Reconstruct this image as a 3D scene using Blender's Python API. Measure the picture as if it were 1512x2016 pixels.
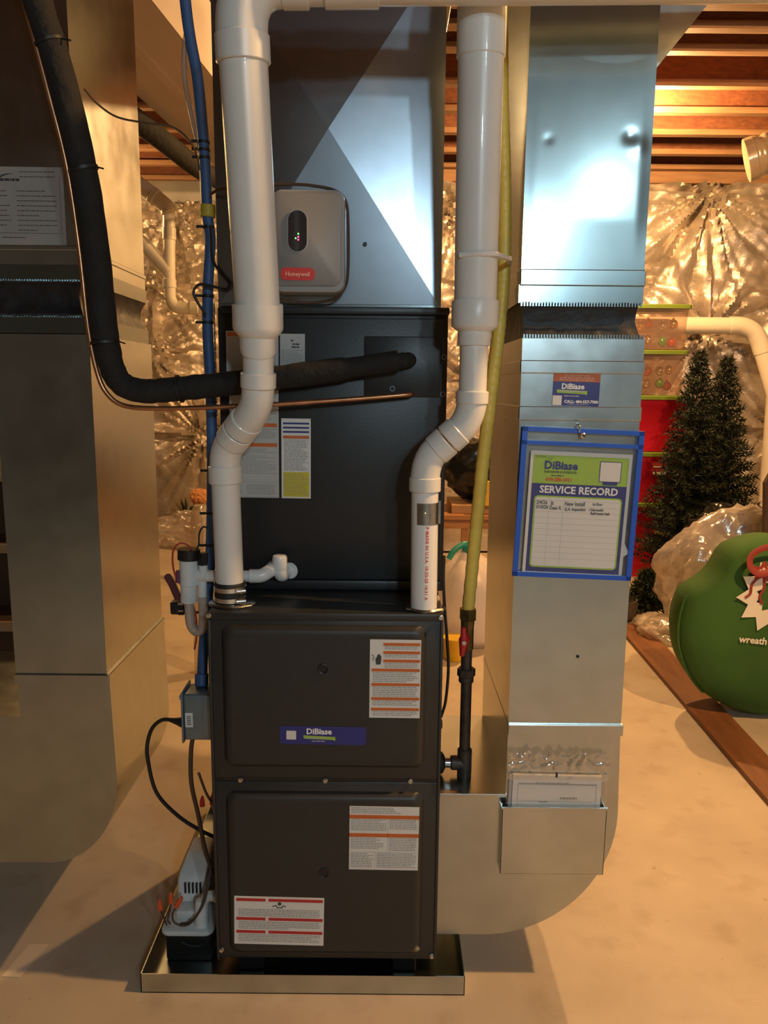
import bpy, bmesh, math, random
from mathutils import Vector, Matrix, noise

# ------------------------------------------------------------------ clear
for o in list(bpy.data.objects):
    bpy.data.objects.remove(o, do_unlink=True)
scene = bpy.context.scene
COL = scene.collection
random.seed(7)
R = math.radians
PI = math.pi

# ------------------------------------------------------------------ camera
cd = bpy.data.cameras.new('camera')
cam = bpy.data.objects.new('camera', cd)
COL.objects.link(cam)
cd.sensor_fit = 'VERTICAL'
cd.sensor_height = 24.0
cd.lens = 24.0 * 1510.0 / 2016.0
cd.clip_start = 0.02
cam.matrix_world = Matrix.Translation((0, 0, 1.44)) @ Matrix.Rotation(R(90 - 9.3), 4, 'X') @ Matrix.Rotation(R(0.5), 4, 'Z')
scene.camera = cam

# ------------------------------------------------------------------ world, lamps, exposure
w = bpy.data.worlds.new('world')
scene.world = w
w.use_nodes = True
w.node_tree.nodes['Background'].inputs[0].default_value = (1.0, 0.78, 0.55, 1)
w.node_tree.nodes['Background'].inputs[1].default_value = 0.02

def lamp(name, loc, power, color, radius):
    l = bpy.data.lights.new(name, 'POINT')
    l.energy = power
    l.color = color
    l.shadow_soft_size = radius
    o = bpy.data.objects.new(name, l)
    o.location = loc
    COL.objects.link(o)
    return o

WARM = (1.0, 0.57, 0.22)
lamp('ceiling_bulb_storage', (1.55, 5.05, 3.08), 250, WARM, 0.04)
lamp('ceiling_bulb_side', (1.95, 1.42, 3.05), 230, WARM, 0.04)
lamp('ceiling_bulb_recess', (-2.3, 5.9, 2.75), 45, WARM, 0.04)
lamp('white_lamp_right', (1.55, -2.2, 2.80), 46, (0.66, 0.91, 1.0), 0.07)
lamp('white_lamp_middle', (0.82, -2.2, 2.32), 78, (0.66, 0.88, 1.0), 0.10)

vs = scene.view_settings
vs.view_transform = 'Standard'
vs.look = 'None'
vs.gamma = 1.0
vs.use_curve_mapping = False
vs.exposure = 0.38

# ------------------------------------------------------------------ materials
MATS = {}

def nodes_of(m):
    m.use_nodes = True
    nt = m.node_tree
    return nt, nt.nodes['Principled BSDF']

def mat(name, col, rough=0.5, metal=0.0, var=0.0, vscale=8.0, col2=None, bump=0.0, bscale=60.0,
        spec=0.5, trans=0.0, alpha=None, emit=None, stretch=(1, 1, 1), rvar=0.0, coat=0.0, sss=0.0, aniso=0.0):
    m = bpy.data.materials.new(name)
    nt, b = nodes_of(m)
    L = nt.links
    c = tuple(col) + (1,)
    b.inputs['Base Color'].default_value = c
    b.inputs['Roughness'].default_value = rough
    b.inputs['Metallic'].default_value = metal
    b.inputs['Specular IOR Level'].default_value = spec
    if trans:
        b.inputs['Transmission Weight'].default_value = trans
    if coat:
        b.inputs['Coat Weight'].default_value = coat
    if emit:
        b.inputs['Emission Color'].default_value = tuple(emit[:3]) + (1,)
        b.inputs['Emission Strength'].default_value = emit[3]
    tc = nt.nodes.new('ShaderNodeTexCoord')
    mp = nt.nodes.new('ShaderNodeMapping')
    mp.inputs['Scale'].default_value = stretch
    L.new(tc.outputs['Object'], mp.inputs['Vector'])
    nz = nt.nodes.new('ShaderNodeTexNoise')
    nz.inputs['Scale'].default_value = vscale
    nz.inputs['Detail'].default_value = 5
    L.new(mp.outputs[0], nz.inputs['Vector'])
    ramp = nt.nodes.new('ShaderNodeValToRGB')
    if col2 is None:
        k = 1 - var
        col2 = tuple(x * k for x in col)
    ramp.color_ramp.elements[0].color = tuple(col2) + (1,)
    ramp.color_ramp.elements[0].position = 0.35
    ramp.color_ramp.elements[1].color = c
    ramp.color_ramp.elements[1].position = 0.65
    L.new(nz.outputs['Fac'], ramp.inputs[0])
    L.new(ramp.outputs[0], b.inputs['Base Color'])
    if rvar:
        mr = nt.nodes.new('ShaderNodeMapRange')
        mr.inputs['To Min'].default_value = rough - rvar
        mr.inputs['To Max'].default_value = rough + rvar
        L.new(nz.outputs['Fac'], mr.inputs['Value'])
        L.new(mr.outputs[0], b.inputs['Roughness'])
    if bump:
        n2 = nt.nodes.new('ShaderNodeTexNoise')
        n2.inputs['Scale'].default_value = bscale
        n2.inputs['Detail'].default_value = 4
        L.new(mp.outputs[0], n2.inputs['Vector'])
        bp = nt.nodes.new('ShaderNodeBump')
        bp.inputs['Strength'].default_value = bump
        bp.inputs['Distance'].default_value = 0.01
        L.new(n2.outputs['Fac'], bp.inputs['Height'])
        L.new(bp.outputs[0], b.inputs['Normal'])
    MATS[name] = m
    return m

def film(name, tint=(0.95, 0.93, 0.9), rough=0.12, gloss=0.16, cloud=0.0, cloud_col=(0.8, 0.75, 0.7)):
    """thin clear plastic: see-through with a glossy, slightly cloudy skin"""
    m = bpy.data.materials.new(name)
    m.use_nodes = True
    nt = m.node_tree
    nt.nodes.clear()
    out = nt.nodes.new('ShaderNodeOutputMaterial')
    t = nt.nodes.new('ShaderNodeBsdfTransparent')
    t.inputs[0].default_value = tuple(tint) + (1,)
    g = nt.nodes.new('ShaderNodeBsdfGlossy')
    g.inputs['Roughness'].default_value = rough
    d = nt.nodes.new('ShaderNodeBsdfDiffuse')
    d.inputs[0].default_value = tuple(cloud_col) + (1,)
    m1 = nt.nodes.new('ShaderNodeMixShader')
    m1.inputs[0].default_value = gloss
    m2 = nt.nodes.new('ShaderNodeMixShader')
    m2.inputs[0].default_value = cloud
    tc = nt.nodes.new('ShaderNodeTexCoord')
    n2 = nt.nodes.new('ShaderNodeTexNoise')
    n2.inputs['Scale'].default_value = 40
    n2.inputs['Detail'].default_value = 3
    bp = nt.nodes.new('ShaderNodeBump')
    bp.inputs['Strength'].default_value = 0.35
    bp.inputs['Distance'].default_value = 0.004
    L = nt.links
    L.new(tc.outputs['Object'], n2.inputs['Vector'])
    L.new(n2.outputs['Fac'], bp.inputs['Height'])
    L.new(bp.outputs[0], g.inputs['Normal'])
    L.new(t.outputs[0], m1.inputs[1])
    L.new(g.outputs[0], m1.inputs[2])
    L.new(m1.outputs[0], m2.inputs[1])
    L.new(d.outputs[0], m2.inputs[2])
    L.new(m2.outputs[0], out.inputs[0])
    MATS[name] = m
    return m

mat('galv', (0.52, 0.57, 0.56), 0.23, 1.0, var=0.10, vscale=14, bump=0.015, bscale=5, rvar=0.05)
mat('galv_bright', (0.27, 0.33, 0.34), 0.21, 1.0, var=0.06, vscale=20)
mat('galv_plenum', (0.38, 0.44, 0.50), 0.27, 1.0, var=0.06, vscale=25)
mat('steel', (0.6, 0.6, 0.58), 0.25, 1.0, var=0.2, vscale=60)
mat('chrome_part', (0.75, 0.75, 0.73), 0.15, 1.0)
mat('canvas', (0.012, 0.012, 0.014), 0.55, 0.0, var=0.4, vscale=30, bump=0.5, bscale=25)
mat('furnace_black', (0.026, 0.027, 0.026), 0.42, 0.0, var=0.08, vscale=30, bump=0.04, bscale=300, rvar=0.05)
mat('coil_black', (0.020, 0.021, 0.022), 0.40, 0.0, var=0.15, vscale=18, bump=0.04, bscale=300)
mat('black_plastic', (0.012, 0.012, 0.013), 0.4, var=0.2, vscale=30)
mat('black_foam', (0.016, 0.014, 0.012), 0.85, var=0.3, vscale=25, bump=0.6, bscale=40)
mat('cable_black', (0.015, 0.014, 0.013), 0.5, var=0.2, vscale=40)
mat('rubber', (0.014, 0.013, 0.012), 0.6, var=0.2, vscale=40)
mat('pvc', (0.78, 0.77, 0.72), 0.32, var=0.05, vscale=10, coat=0.15)
mat('pvc_bright', (0.84, 0.83, 0.80), 0.28, var=0.04, vscale=10, coat=0.2)
mat('pvc_far', (0.74, 0.68, 0.56), 0.4, var=0.06, vscale=5)
mat('pump_white', (0.72, 0.74, 0.72), 0.4, var=0.12, vscale=20)
mat('vinyl', (0.62, 0.52, 0.44), 0.25, var=0.1, vscale=20, trans=0.35)
mat('yellow_jacket', (0.88, 0.64, 0.12), 0.42, col2=(0.76, 0.54, 0.10), vscale=18, bump=0.1, bscale=80)
mat('brass', (0.36, 0.25, 0.09), 0.38, 0.9, var=0.4, vscale=40)
mat('black_iron', (0.10, 0.075, 0.055), 0.5, 0.4, var=0.45, vscale=35, bump=0.1, bscale=90)
mat('copper', (0.62, 0.30, 0.15), 0.32, 0.9, var=0.3, vscale=30)
mat('red_plastic', (0.62, 0.03, 0.03), 0.35, var=0.1)
mat('red_wire', (0.45, 0.05, 0.03), 0.45, var=0.1)
mat('brown_wire', (0.10, 0.055, 0.03), 0.5, var=0.2)
mat('orange_nut', (0.85, 0.12, 0.03), 0.4, var=0.1)
mat('blue_conduit', (0.055, 0.13, 0.31), 0.5, var=0.15, vscale=20)
mat('purple_clamp', (0.18, 0.05, 0.10), 0.45, var=0.2)
mat('yellow_tape', (0.55, 0.45, 0.05), 0.5, var=0.2)
mat('jbox_grey', (0.22, 0.27, 0.30), 0.38, 0.5, var=0.15, vscale=30)
mat('paper', (0.74, 0.74, 0.70), 0.6, var=0.03)
mat('paper_grey', (0.50, 0.50, 0.48), 0.6, var=0.05)
mat('paper_dim', (0.32, 0.31, 0.29), 0.7, var=0.06)
mat('label_orange', (0.62, 0.15, 0.03), 0.5, var=0.1, vscale=40)
mat('label_red', (0.52, 0.03, 0.03), 0.5, var=0.1, vscale=40)
mat('label_navy', (0.02, 0.03, 0.20), 0.45, var=0.08)
mat('label_blue', (0.03, 0.035, 0.22), 0.4, var=0.08)
mat('label_green', (0.34, 0.55, 0.06), 0.5, var=0.05)
mat('label_yellow', (0.70, 0.58, 0.02), 0.5, var=0.06)
mat('print_grey', (0.36, 0.36, 0.34), 0.6, var=0.2)
mat('print_dark', (0.05, 0.05, 0.05), 0.6)
mat('print_white', (0.85, 0.86, 0.84), 0.6)
mat('print_red', (0.60, 0.06, 0.03), 0.6)
mat('print_orange', (0.80, 0.40, 0.28), 0.6)
mat('frame_blue', (0.02, 0.11, 0.62), 0.35, var=0.06)
mat('honey_grey', (0.25, 0.24, 0.225), 0.45, var=0.05)
mat('honey_rim', (0.36, 0.37, 0.37), 0.35, var=0.05)
mat('badge_red', (0.55, 0.035, 0.03), 0.4, var=0.05)
mat('display_dark', (0.03, 0.025, 0.03), 0.12, var=0.1)
mat('led_red', (0.6, 0.02, 0.05), 0.4, emit=(1, 0.03, 0.12, 6))
mat('led_green', (0.05, 0.6, 0.05), 0.4, emit=(0.1, 1, 0.1, 4))
mat('dim_wall', (0.17, 0.15, 0.13), 0.9, col2=(0.11, 0.10, 0.085), vscale=2.5, bump=0.3, bscale=30)  # concrete darkened for unseen walls; gloom in the colour keeps duct reflections dark
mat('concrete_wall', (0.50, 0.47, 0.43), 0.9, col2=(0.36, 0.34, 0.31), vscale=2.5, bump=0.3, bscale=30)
mat('osb', (0.17, 0.055, 0.02), 0.75, col2=(0.11, 0.033, 0.012), vscale=16, bump=0.2, bscale=40, stretch=(1.0, 1, 2.5))
mat('flange_wood', (0.27, 0.145, 0.07), 0.65, col2=(0.20, 0.10, 0.046), vscale=6, stretch=(0.6, 6, 6), bump=0.1, bscale=30)
mat('subfloor', (0.12, 0.055, 0.025), 0.8, col2=(0.08, 0.035, 0.015), vscale=10, bump=0.2, bscale=40)
mat('plank_wood', (0.24, 0.095, 0.035), 0.55, col2=(0.16, 0.06, 0.02), vscale=5, stretch=(4, 0.6, 4), bump=0.1, bscale=25)
mat('table_wood', (0.42, 0.19, 0.06), 0.55, col2=(0.30, 0.12, 0.035), vscale=6, stretch=(0.7, 4, 4))
mat('stair_wood', (0.45, 0.30, 0.16), 0.6, col2=(0.32, 0.2, 0.1), vscale=6, stretch=(0.7, 4, 4))
mat('stair_dark', (0.07, 0.035, 0.018), 0.7, col2=(0.045, 0.02, 0.01), vscale=6)
mat('scrap_paper', (0.66, 0.55, 0.42), 0.7, var=0.06)
mat('cardboard', (0.46, 0.26, 0.12), 0.8, var=0.12, vscale=6)
mat('bin_red', (0.55, 0.012, 0.03), 0.35, var=0.1, vscale=3)
mat('lid_green', (0.13, 0.19, 0.02), 0.4, var=0.1, vscale=4)
mat('ornament_red', (0.6, 0.02, 0.02), 0.12, 0.6)
mat('ornament_gold', (0.75, 0.45, 0.12), 0.12, 0.9)
mat('ornament_green', (0.03, 0.35, 0.08), 0.12, 0.6)
mat('ornament_silver', (0.7, 0.65, 0.6), 0.12, 0.9)
mat('tree_green', (0.022, 0.030, 0.012), 0.75, col2=(0.010, 0.016, 0.006), vscale=12)
mat('plant_green', (0.05, 0.075, 0.02), 0.7, col2=(0.02, 0.035, 0.01), vscale=12)
mat('trunk_brown', (0.06, 0.035, 0.02), 0.8, var=0.3)
mat('trash_black', (0.012, 0.012, 0.011), 0.22, var=0.3, vscale=6, bump=0.6, bscale=14)
mat('bag_green', (0.045, 0.13, 0.018), 0.85, col2=(0.033, 0.10, 0.014), vscale=3, bump=0.15, bscale=12)
mat('bag_print', (0.80, 0.74, 0.60), 0.7, var=0.05)
mat('strap_red', (0.32, 0.04, 0.025), 0.6, var=0.15)
mat('white_bag', (0.70, 0.60, 0.54), 0.35, var=0.1, vscale=5, bump=0.5, bscale=12)
mat('teal_tie', (0.02, 0.30, 0.24), 0.4, var=0.1)
mat('yellow_tub', (0.75, 0.45, 0.02), 0.4, var=0.1)
mat('bowl_grey', (0.10, 0.08, 0.07), 0.6, var=0.2)
mat('pot_red', (0.35, 0.07, 0.04), 0.6, var=0.2)
mat('flower_peach', (0.70, 0.32, 0.13), 0.7, var=0.2, vscale=20)
mat('duct_white', (0.62, 0.52, 0.44), 0.55, 0.25, var=0.06, vscale=4)
mat('duct_wrap', (0.55, 0.42, 0.28), 0.22, 0.4, var=0.2, vscale=5, bump=0.2, bscale=10)
film('clear_film', tint=(0.99, 0.99, 0.99), gloss=0.05, rough=0.15, cloud=0.02)
film('manual_film', tint=(0.98, 0.98, 0.98), gloss=0.09, rough=0.10, cloud=0.02)
film('flap_film', tint=(0.98, 0.98, 0.98), gloss=0.30, rough=0.10, cloud=0.06)
film('bag_film', gloss=0.22, rough=0.16, cloud=0.30, cloud_col=(0.78, 0.68, 0.6))
film('bin_clear', tint=(0.95, 0.85, 0.78), gloss=0.08, rough=0.2, cloud=0.22, cloud_col=(0.45, 0.28, 0.2))
film('vinyl_clear', tint=(0.9, 0.86, 0.8), gloss=0.25, rough=0.1, cloud=0.25, cloud_col=(0.75, 0.65, 0.55))

# concrete floor: tan slab, trowel clouds, dark blotches and pits
def floor_mat():
    m = bpy.data.materials.new('floor_concrete')
    nt, b = nodes_of(m)
    L = nt.links
    tc = nt.nodes.new('ShaderNodeTexCoord')
    def nz(scale, detail, lo, hi, c0, c1):
        n = nt.nodes.new('ShaderNodeTexNoise')
        n.inputs['Scale'].default_value = scale
        n.inputs['Detail'].default_value = detail
        L.new(tc.outputs['Object'], n.inputs['Vector'])
        r = nt.nodes.new('ShaderNodeValToRGB')
        r.color_ramp.elements[0].position = lo
        r.color_ramp.elements[0].color = c0 + (1,)
        r.color_ramp.elements[1].position = hi
        r.color_ramp.elements[1].color = c1 + (1,)
        L.new(n.outputs['Fac'], r.inputs[0])
        return n, r
    n1, r1 = nz(3.0, 8, 0.3, 0.7, (0.44, 0.355, 0.26), (0.57, 0.47, 0.35))
    n2, r2 = nz(9.0, 6, 0.30, 0.46, (0.84, 0.80, 0.75), (1, 1, 1))
    n3, r3 = nz(26.0, 3, 0.22, 0.30, (0.35, 0.30, 0.25), (1, 1, 1))
    def mul(a, bb, f):
        x = nt.nodes.new('ShaderNodeMix')
        x.data_type = 'RGBA'
        x.blend_type = 'MULTIPLY'
        x.inputs['Factor'].default_value = f
        L.new(a, x.inputs['A'])
        L.new(bb, x.inputs['B'])
        return x.outputs['Result']
    c = mul(r1.outputs[0], r2.outputs[0], 0.8)
    c = mul(c, r3.outputs[0], 0.7)
    L.new(c, b.inputs['Base Color'])
    b.inputs['Roughness'].default_value = 0.62
    bp = nt.nodes.new('ShaderNodeBump')
    bp.inputs['Strength'].default_value = 0.15
    bp.inputs['Distance'].default_value = 0.01
    L.new(n2.outputs['Fac'], bp.inputs['Height'])
    L.new(bp.outputs[0], b.inputs['Normal'])
    MATS['floor_concrete'] = m
floor_mat()

def foil_mat():
    m = bpy.data.materials.new('foil')
    nt, b = nodes_of(m)
    L = nt.links
    tc = nt.nodes.new('ShaderNodeTexCoord')
    n = nt.nodes.new('ShaderNodeTexNoise')
    n.inputs['Scale'].default_value = 3.0
    n.inputs['Detail'].default_value = 6
    L.new(tc.outputs['Object'], n.inputs['Vector'])
    r = nt.nodes.new('ShaderNodeValToRGB')
    r.color_ramp.elements[0].color = (0.42, 0.36, 0.30, 1)
    r.color_ramp.elements[0].position = 0.35
    r.color_ramp.elements[1].color = (0.62, 0.55, 0.48, 1)
    r.color_ramp.elements[1].position = 0.65
    L.new(n.outputs['Fac'], r.inputs[0])
    L.new(r.outputs[0], b.inputs['Base Color'])
    b.inputs['Metallic'].default_value = 0.7
    b.inputs['Roughness'].default_value = 0.42
    n2 = nt.nodes.new('ShaderNodeTexNoise')
    n2.inputs['Scale'].default_value = 14
    n2.inputs['Detail'].default_value = 6
    n2.inputs['Distortion'].default_value = 1.2
    L.new(tc.outputs['Object'], n2.inputs['Vector'])
    bp = nt.nodes.new('ShaderNodeBump')
    bp.inputs['Strength'].default_value = 0.22
    bp.inputs['Distance'].default_value = 0.03
    L.new(n2.outputs['Fac'], bp.inputs['Height'])
    L.new(bp.outputs[0], b.inputs['Normal'])
    MATS['foil'] = m
foil_mat()

# ------------------------------------------------------------------ mesh helpers
def bm_new():
    return bmesh.new()

def box(bm, x0, x1, y0, y1, z0, z1, bev=0.0, seg=2):
    r = bmesh.ops.create_cube(bm, size=1.0)
    vs_ = r['verts']
    bmesh.ops.scale(bm, vec=(x1 - x0, y1 - y0, z1 - z0), verts=vs_)
    bmesh.ops.translate(bm, vec=((x0 + x1) / 2, (y0 + y1) / 2, (z0 + z1) / 2), verts=vs_)
    if bev > 0:
        es = list({e for v in vs_ for e in v.link_edges})
        bmesh.ops.bevel(bm, geom=es, offset=bev, segments=seg, profile=0.5, affect='EDGES')
    return bm

def spline(pts, n=8):
    """Catmull-Rom through the points"""
    P = [Vector(p) for p in pts]
    if len(P) < 3:
        return P
    out = []
    Q = [P[0] * 2 - P[1]] + P + [P[-1] * 2 - P[-2]]
    for i in range(1, len(Q) - 2):
        a, b, c, d = Q[i - 1], Q[i], Q[i + 1], Q[i + 2]
        for k in range(n):
            t = k / n
            out.append(0.5 * ((2 * b) + (c - a) * t + (2 * a - 5 * b + 4 * c - d) * t * t + (3 * b - a - 3 * c + d) * t ** 3))
    out.append(P[-1])
    return out

def tube(bm, pts, r, n=16, cap=True, radii=None, flat=1.0):
    P = [Vector(p) for p in pts]
    m = len(P)
    T = []
    for i in range(m):
        a = P[max(i - 1, 0)]
        b = P[min(i + 1, m - 1)]
        T.append((b - a).normalized())
    up = Vector((0, 1, 0)) if abs(T[0].y) < 0.9 else Vector((1, 0, 0))
    nrm = (up - T[0] * up.dot(T[0])).normalized()
    rings = []
    for i in range(m):
        nrm = (nrm - T[i] * nrm.dot(T[i])).normalized()
        bi = T[i].cross(nrm)
        rr = radii[i] if radii else r
        rings.append([bm.verts.new(P[i] + (nrm * math.cos(2 * PI * k / n) * flat + bi * math.sin(2 * PI * k / n)) * rr) for k in range(n)])
    for i in range(m - 1):
        for k in range(n):
            bm.faces.new((rings[i][k], rings[i][(k + 1) % n], rings[i + 1][(k + 1) % n], rings[i + 1][k]))
    if cap:
        bm.faces.new(list(reversed(rings[0])))
        bm.faces.new(rings[-1])
    return bm

def collar(bm, p0, p1, r, lip=0.0015, n=28):
    """short hub with softened edges between two points"""
    a, b = Vector(p0), Vector(p1)
    d = b - a
    L_ = d.length
    e = min(lip / L_, 0.3)
    pts = [a, a + d * e, b - d * e, b]
    return tube(bm, pts, r, n=n, radii=[r - lip, r, r, r - lip])

def prism(bm, poly, y0, y1):
    """polygon in XZ extruded along Y"""
    a = [bm.verts.new((x, y0, z)) for x, z in poly]
    b = [bm.verts.new((x, y1, z)) for x, z in poly]
    n = len(poly)
    bm.faces.new(a)
    bm.faces.new(list(reversed(b)))
    for i in range(n):
        j = (i + 1) % n
        bm.faces.new((a[j], a[i], b[i], b[j]))
    bmesh.ops.recalc_face_normals(bm, faces=bm.faces)
    return bm

def rrect(x0, x1, z0, z1, r, seg=6):
    pts = []
    for cx, cz, a0 in ((x1 - r, z1 - r, 0), (x0 + r, z1 - r, 90), (x0 + r, z0 + r, 180), (x1 - r, z0 + r, 270)):
        for k in range(seg + 1):
            a = R(a0 + 90 * k / seg)
            pts.append((cx + r * math.cos(a), cz + r * math.sin(a)))
    return pts

def loft(bm, loops, close=True):
    """loops: list of lists of 3D points with equal counts"""
    V = [[bm.verts.new(p) for p in lp] for lp in loops]
    n = len(V[0])
    for i in range(len(V) - 1):
        for k in range(n):
            bm.faces.new((V[i][k], V[i][(k + 1) % n], V[i + 1][(k + 1) % n], V[i + 1][k]))
    if close:
        bm.faces.new(list(reversed(V[0])))
        bm.faces.new(V[-1])
    bmesh.ops.recalc_face_normals(bm, faces=bm.faces)
    return bm

def emboss(bm, x0, x1, z0, z1, r, y, h, slope):
    """pressed-out rounded rectangle on a plane facing -Y"""
    base = [(x, y + 0.001, z) for x, z in rrect(x0, x1, z0, z1, r)]
    a = [(x, y, z) for x, z in rrect(x0, x1, z0, z1, r)]
    m_ = [(x, y - h * 0.8, z) for x, z in rrect(x0 + slope * .7, x1 - slope * .7, z0 + slope * .7, z1 - slope * .7, r)]
    t = [(x, y - h, z) for x, z in rrect(x0 + slope, x1 - slope, z0 + slope, z1 - slope, r)]
    t2 = [(x, y - h * 1.02, z) for x, z in rrect(x0 + slope * 1.6, x1 - slope * 1.6, z0 + slope * 1.6, z1 - slope * 1.6, r)]
    return loft(bm, [base, a, m_, t, t2])

def wrinkle_blob(bm, c, s, seed=0, sub=4, amp=0.12, freq=2.5, crease=0.06, floor=None):
    r = bmesh.ops.create_icosphere(bm, subdivisions=sub, radius=1.0)
    off = Vector((seed * 3.17, seed * 1.31, seed * 2.7))
    for v in r['verts']:
        d = v.co.normalized()
        k = 1 + amp * noise.noise(d * freq + off) + crease * (abs(noise.noise(d * freq * 3 + off)) * 2 - 0.5) + crease * 0.5 * noise.noise(d * freq * 8 + off)
        v.co = Vector((c[0] + d.x * s[0] * k, c[1] + d.y * s[1] * k, c[2] + d.z * s[2] * k))
        if floor is not None and v.co.z < floor:
            v.co.z = floor + (v.co.z - floor) * 0.02
    return bm

# ------------------------------------------------------------------ object helpers
def thing(name, loc, label, cat, group=None):
    o = bpy.data.objects.new(name, None)
    o.empty_display_size = 0.05
    o.location = loc
    COL.objects.link(o)
    o['label'] = label
    o['category'] = cat
    if group:
        o['group'] = group
    return o

def obj(name, bm, m, parent=None, smooth=False, label=None, kind=None, angle=40):
    me = bpy.data.meshes.new(name)
    bmesh.ops.recalc_face_normals(bm, faces=bm.faces)
    bm.to_mesh(me)
    bm.free()
    me.materials.append(MATS[m])
    if smooth:
        for p in me.polygons:
            p.use_smooth = True
        try:
            me.set_sharp_from_angle(angle=R(angle))
        except Exception:
            pass
    o = bpy.data.objects.new(name, me)
    COL.objects.link(o)
    if parent is not None:
        o.parent = parent
        if parent.type == 'EMPTY':
            o.location = -parent.location
    if label:
        o['label'] = label
    if kind:
        o['kind'] = kind
    return o

def single(name, bm, m, label, cat, group=None, smooth=False, kind=None, angle=40):
    """a thing that is one mesh, origin at its base"""
    o = obj(name, bm, m, None, smooth, angle=angle)
    vs_ = o.data.vertices
    lo = Vector((min(v.co.x for v in vs_), min(v.co.y for v in vs_), min(v.co.z for v in vs_)))
    hi = Vector((max(v.co.x for v in vs_), max(v.co.y for v in vs_), max(v.co.z for v in vs_)))
    base = Vector(((lo.x + hi.x) / 2, (lo.y + hi.y) / 2, lo.z))
    o.data.transform(Matrix.Translation(-base))
    o.location = base
    o['label'] = label
    o['category'] = cat
    if group:
        o['group'] = group
    if kind:
        o['kind'] = kind
    return o

def struct(name, bm, m, smooth=False):
    o = obj(name, bm, m, None, smooth)
    o['kind'] = 'structure'
    return o

class Sheet:
    """flat sheet frame: u right, v up, d towards the viewer side (-Y); rotated by ang about its centre"""
    def __init__(s, cx, y, cz, ang=0.0, lean=0.0):
        s.c = (cx, y, cz)
        s.ca, s.sa = math.cos(R(ang)), math.sin(R(ang))
        s.lean = math.tan(R(lean))
    def p(s, u, v, d=0.0):
        return Vector((s.c[0] + u * s.ca - v * s.sa, s.c[1] - d - v * s.lean, s.c[2] + u * s.sa + v * s.ca))
    def rect(s, bm, u0, u1, v0, v1, d0, d1):
        V = [bm.verts.new(s.p(u, v, d)) for d in (d0, d1) for u, v in ((u0, v0), (u1, v0), (u1, v1), (u0, v1))]
        for f in ((0, 1, 2, 3), (7, 6, 5, 4), (0, 4, 5, 1), (1, 5, 6, 2), (2, 6, 7, 3), (3, 7, 4, 0)):
            bm.faces.new([V[i] for i in f])
        return bm
    def poly(s, bm, pts, d0, d1):
        a = [bm.verts.new(s.p(u, v, d1)) for u, v in pts]
        b = [bm.verts.new(s.p(u, v, d0)) for u, v in pts]
        bm.faces.new(a)
        bm.faces.new(list(reversed(b)))
        n = len(pts)
        for i in range(n):
            j = (i + 1) % n
            bm.faces.new((a[j], a[i], b[i], b[j]))
        return bm
    def quad(s, bm, u0, u1, v0, v1, d):
        bm.faces.new([bm.verts.new(s.p(u, v, d)) for u, v in ((u0, v0), (u1, v0), (u1, v1), (u0, v1))])
        return bm

def fine_print(s, bm, u0, u1, v0, v1, d, pitch=0.0042, h=0.0019, rag=0.25, rnd=random):
    """rows of tiny word strokes, too small to read"""
    v = v1
    while v - h > v0:
        end = u1 - (u1 - u0) * (rag * rnd.random() if rnd.random() < 0.35 else 0.02 * rnd.random())
        u = u0
        while u < end - 0.002:
            l = min(rnd.uniform(0.003, 0.011), end - u)
            s.quad(bm, u, u + l, v - h, v, d)
            u += l + 0.0014
        v -= pitch
    return bm

def text_bm(s, txt, size, u, v, d, align='CENTER', bold=0.0, rot=0.0, xs=1.0, bm=None, space=1.0):
    c = bpy.data.curves.new('txt', 'FONT')
    c.body = txt
    c.size = size
    c.align_x = align
    c.offset = bold
    c.space_character = space
    c.resolution_u = 2
    t = bpy.data.objects.new('txt', c)
    COL.objects.link(t)
    bpy.context.view_layer.update()
    dg = bpy.context.evaluated_depsgraph_get()
    me = bpy.data.meshes.new_from_object(t.evaluated_get(dg))
    bpy.data.objects.remove(t, do_unlink=True)
    bpy.data.curves.remove(c)
    if bm is None:
        bm = bm_new()
    cr, sr = math.cos(R(rot)), math.sin(R(rot))
    V = [bm.verts.new(s.p(u + (q.co.x * xs) * cr - q.co.y * sr, v + (q.co.x * xs) * sr + q.co.y * cr, d)) for q in me.vertices]
    for p in me.polygons:
        try:
            bm.faces.new([V[i] for i in p.vertices])
        except ValueError:
            pass
    bpy.data.meshes.remove(me)
    return bm

# ================================================================== THE ROOM
XL, XR, YF, YB, ZJ = -3.6, 4.6, -3.8, 6.6, 3.19
YL, XJ = 7.4, -0.2      # the back wall steps back by 0.8 m left of XJ
bm = bm_new(); box(bm, XL, XR, YF, YL, -0.1, 0.0); struct('floor', bm, 'floor_concrete')
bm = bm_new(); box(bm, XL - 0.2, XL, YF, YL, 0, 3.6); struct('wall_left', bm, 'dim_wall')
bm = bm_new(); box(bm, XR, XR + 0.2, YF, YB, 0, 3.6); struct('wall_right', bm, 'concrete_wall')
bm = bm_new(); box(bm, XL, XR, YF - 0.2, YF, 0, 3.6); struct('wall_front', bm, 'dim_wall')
bm = bm_new(); box(bm, XL, XR, YF, YL + 0.3, 3.46, 3.6)
ceiling = struct('ceiling', bm, 'subfloor')
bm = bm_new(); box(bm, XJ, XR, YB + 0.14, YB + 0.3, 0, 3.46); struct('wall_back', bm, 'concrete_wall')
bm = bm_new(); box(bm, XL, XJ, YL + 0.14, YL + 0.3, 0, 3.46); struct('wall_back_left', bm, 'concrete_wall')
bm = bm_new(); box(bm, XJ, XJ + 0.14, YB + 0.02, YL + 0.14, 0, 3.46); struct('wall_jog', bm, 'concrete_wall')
bm = bm_new(); box(bm, XJ, XR, YB + 0.02, YB + 0.14, 3.10, 3.19); struct('trim_1', bm, 'flange_wood')

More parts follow.
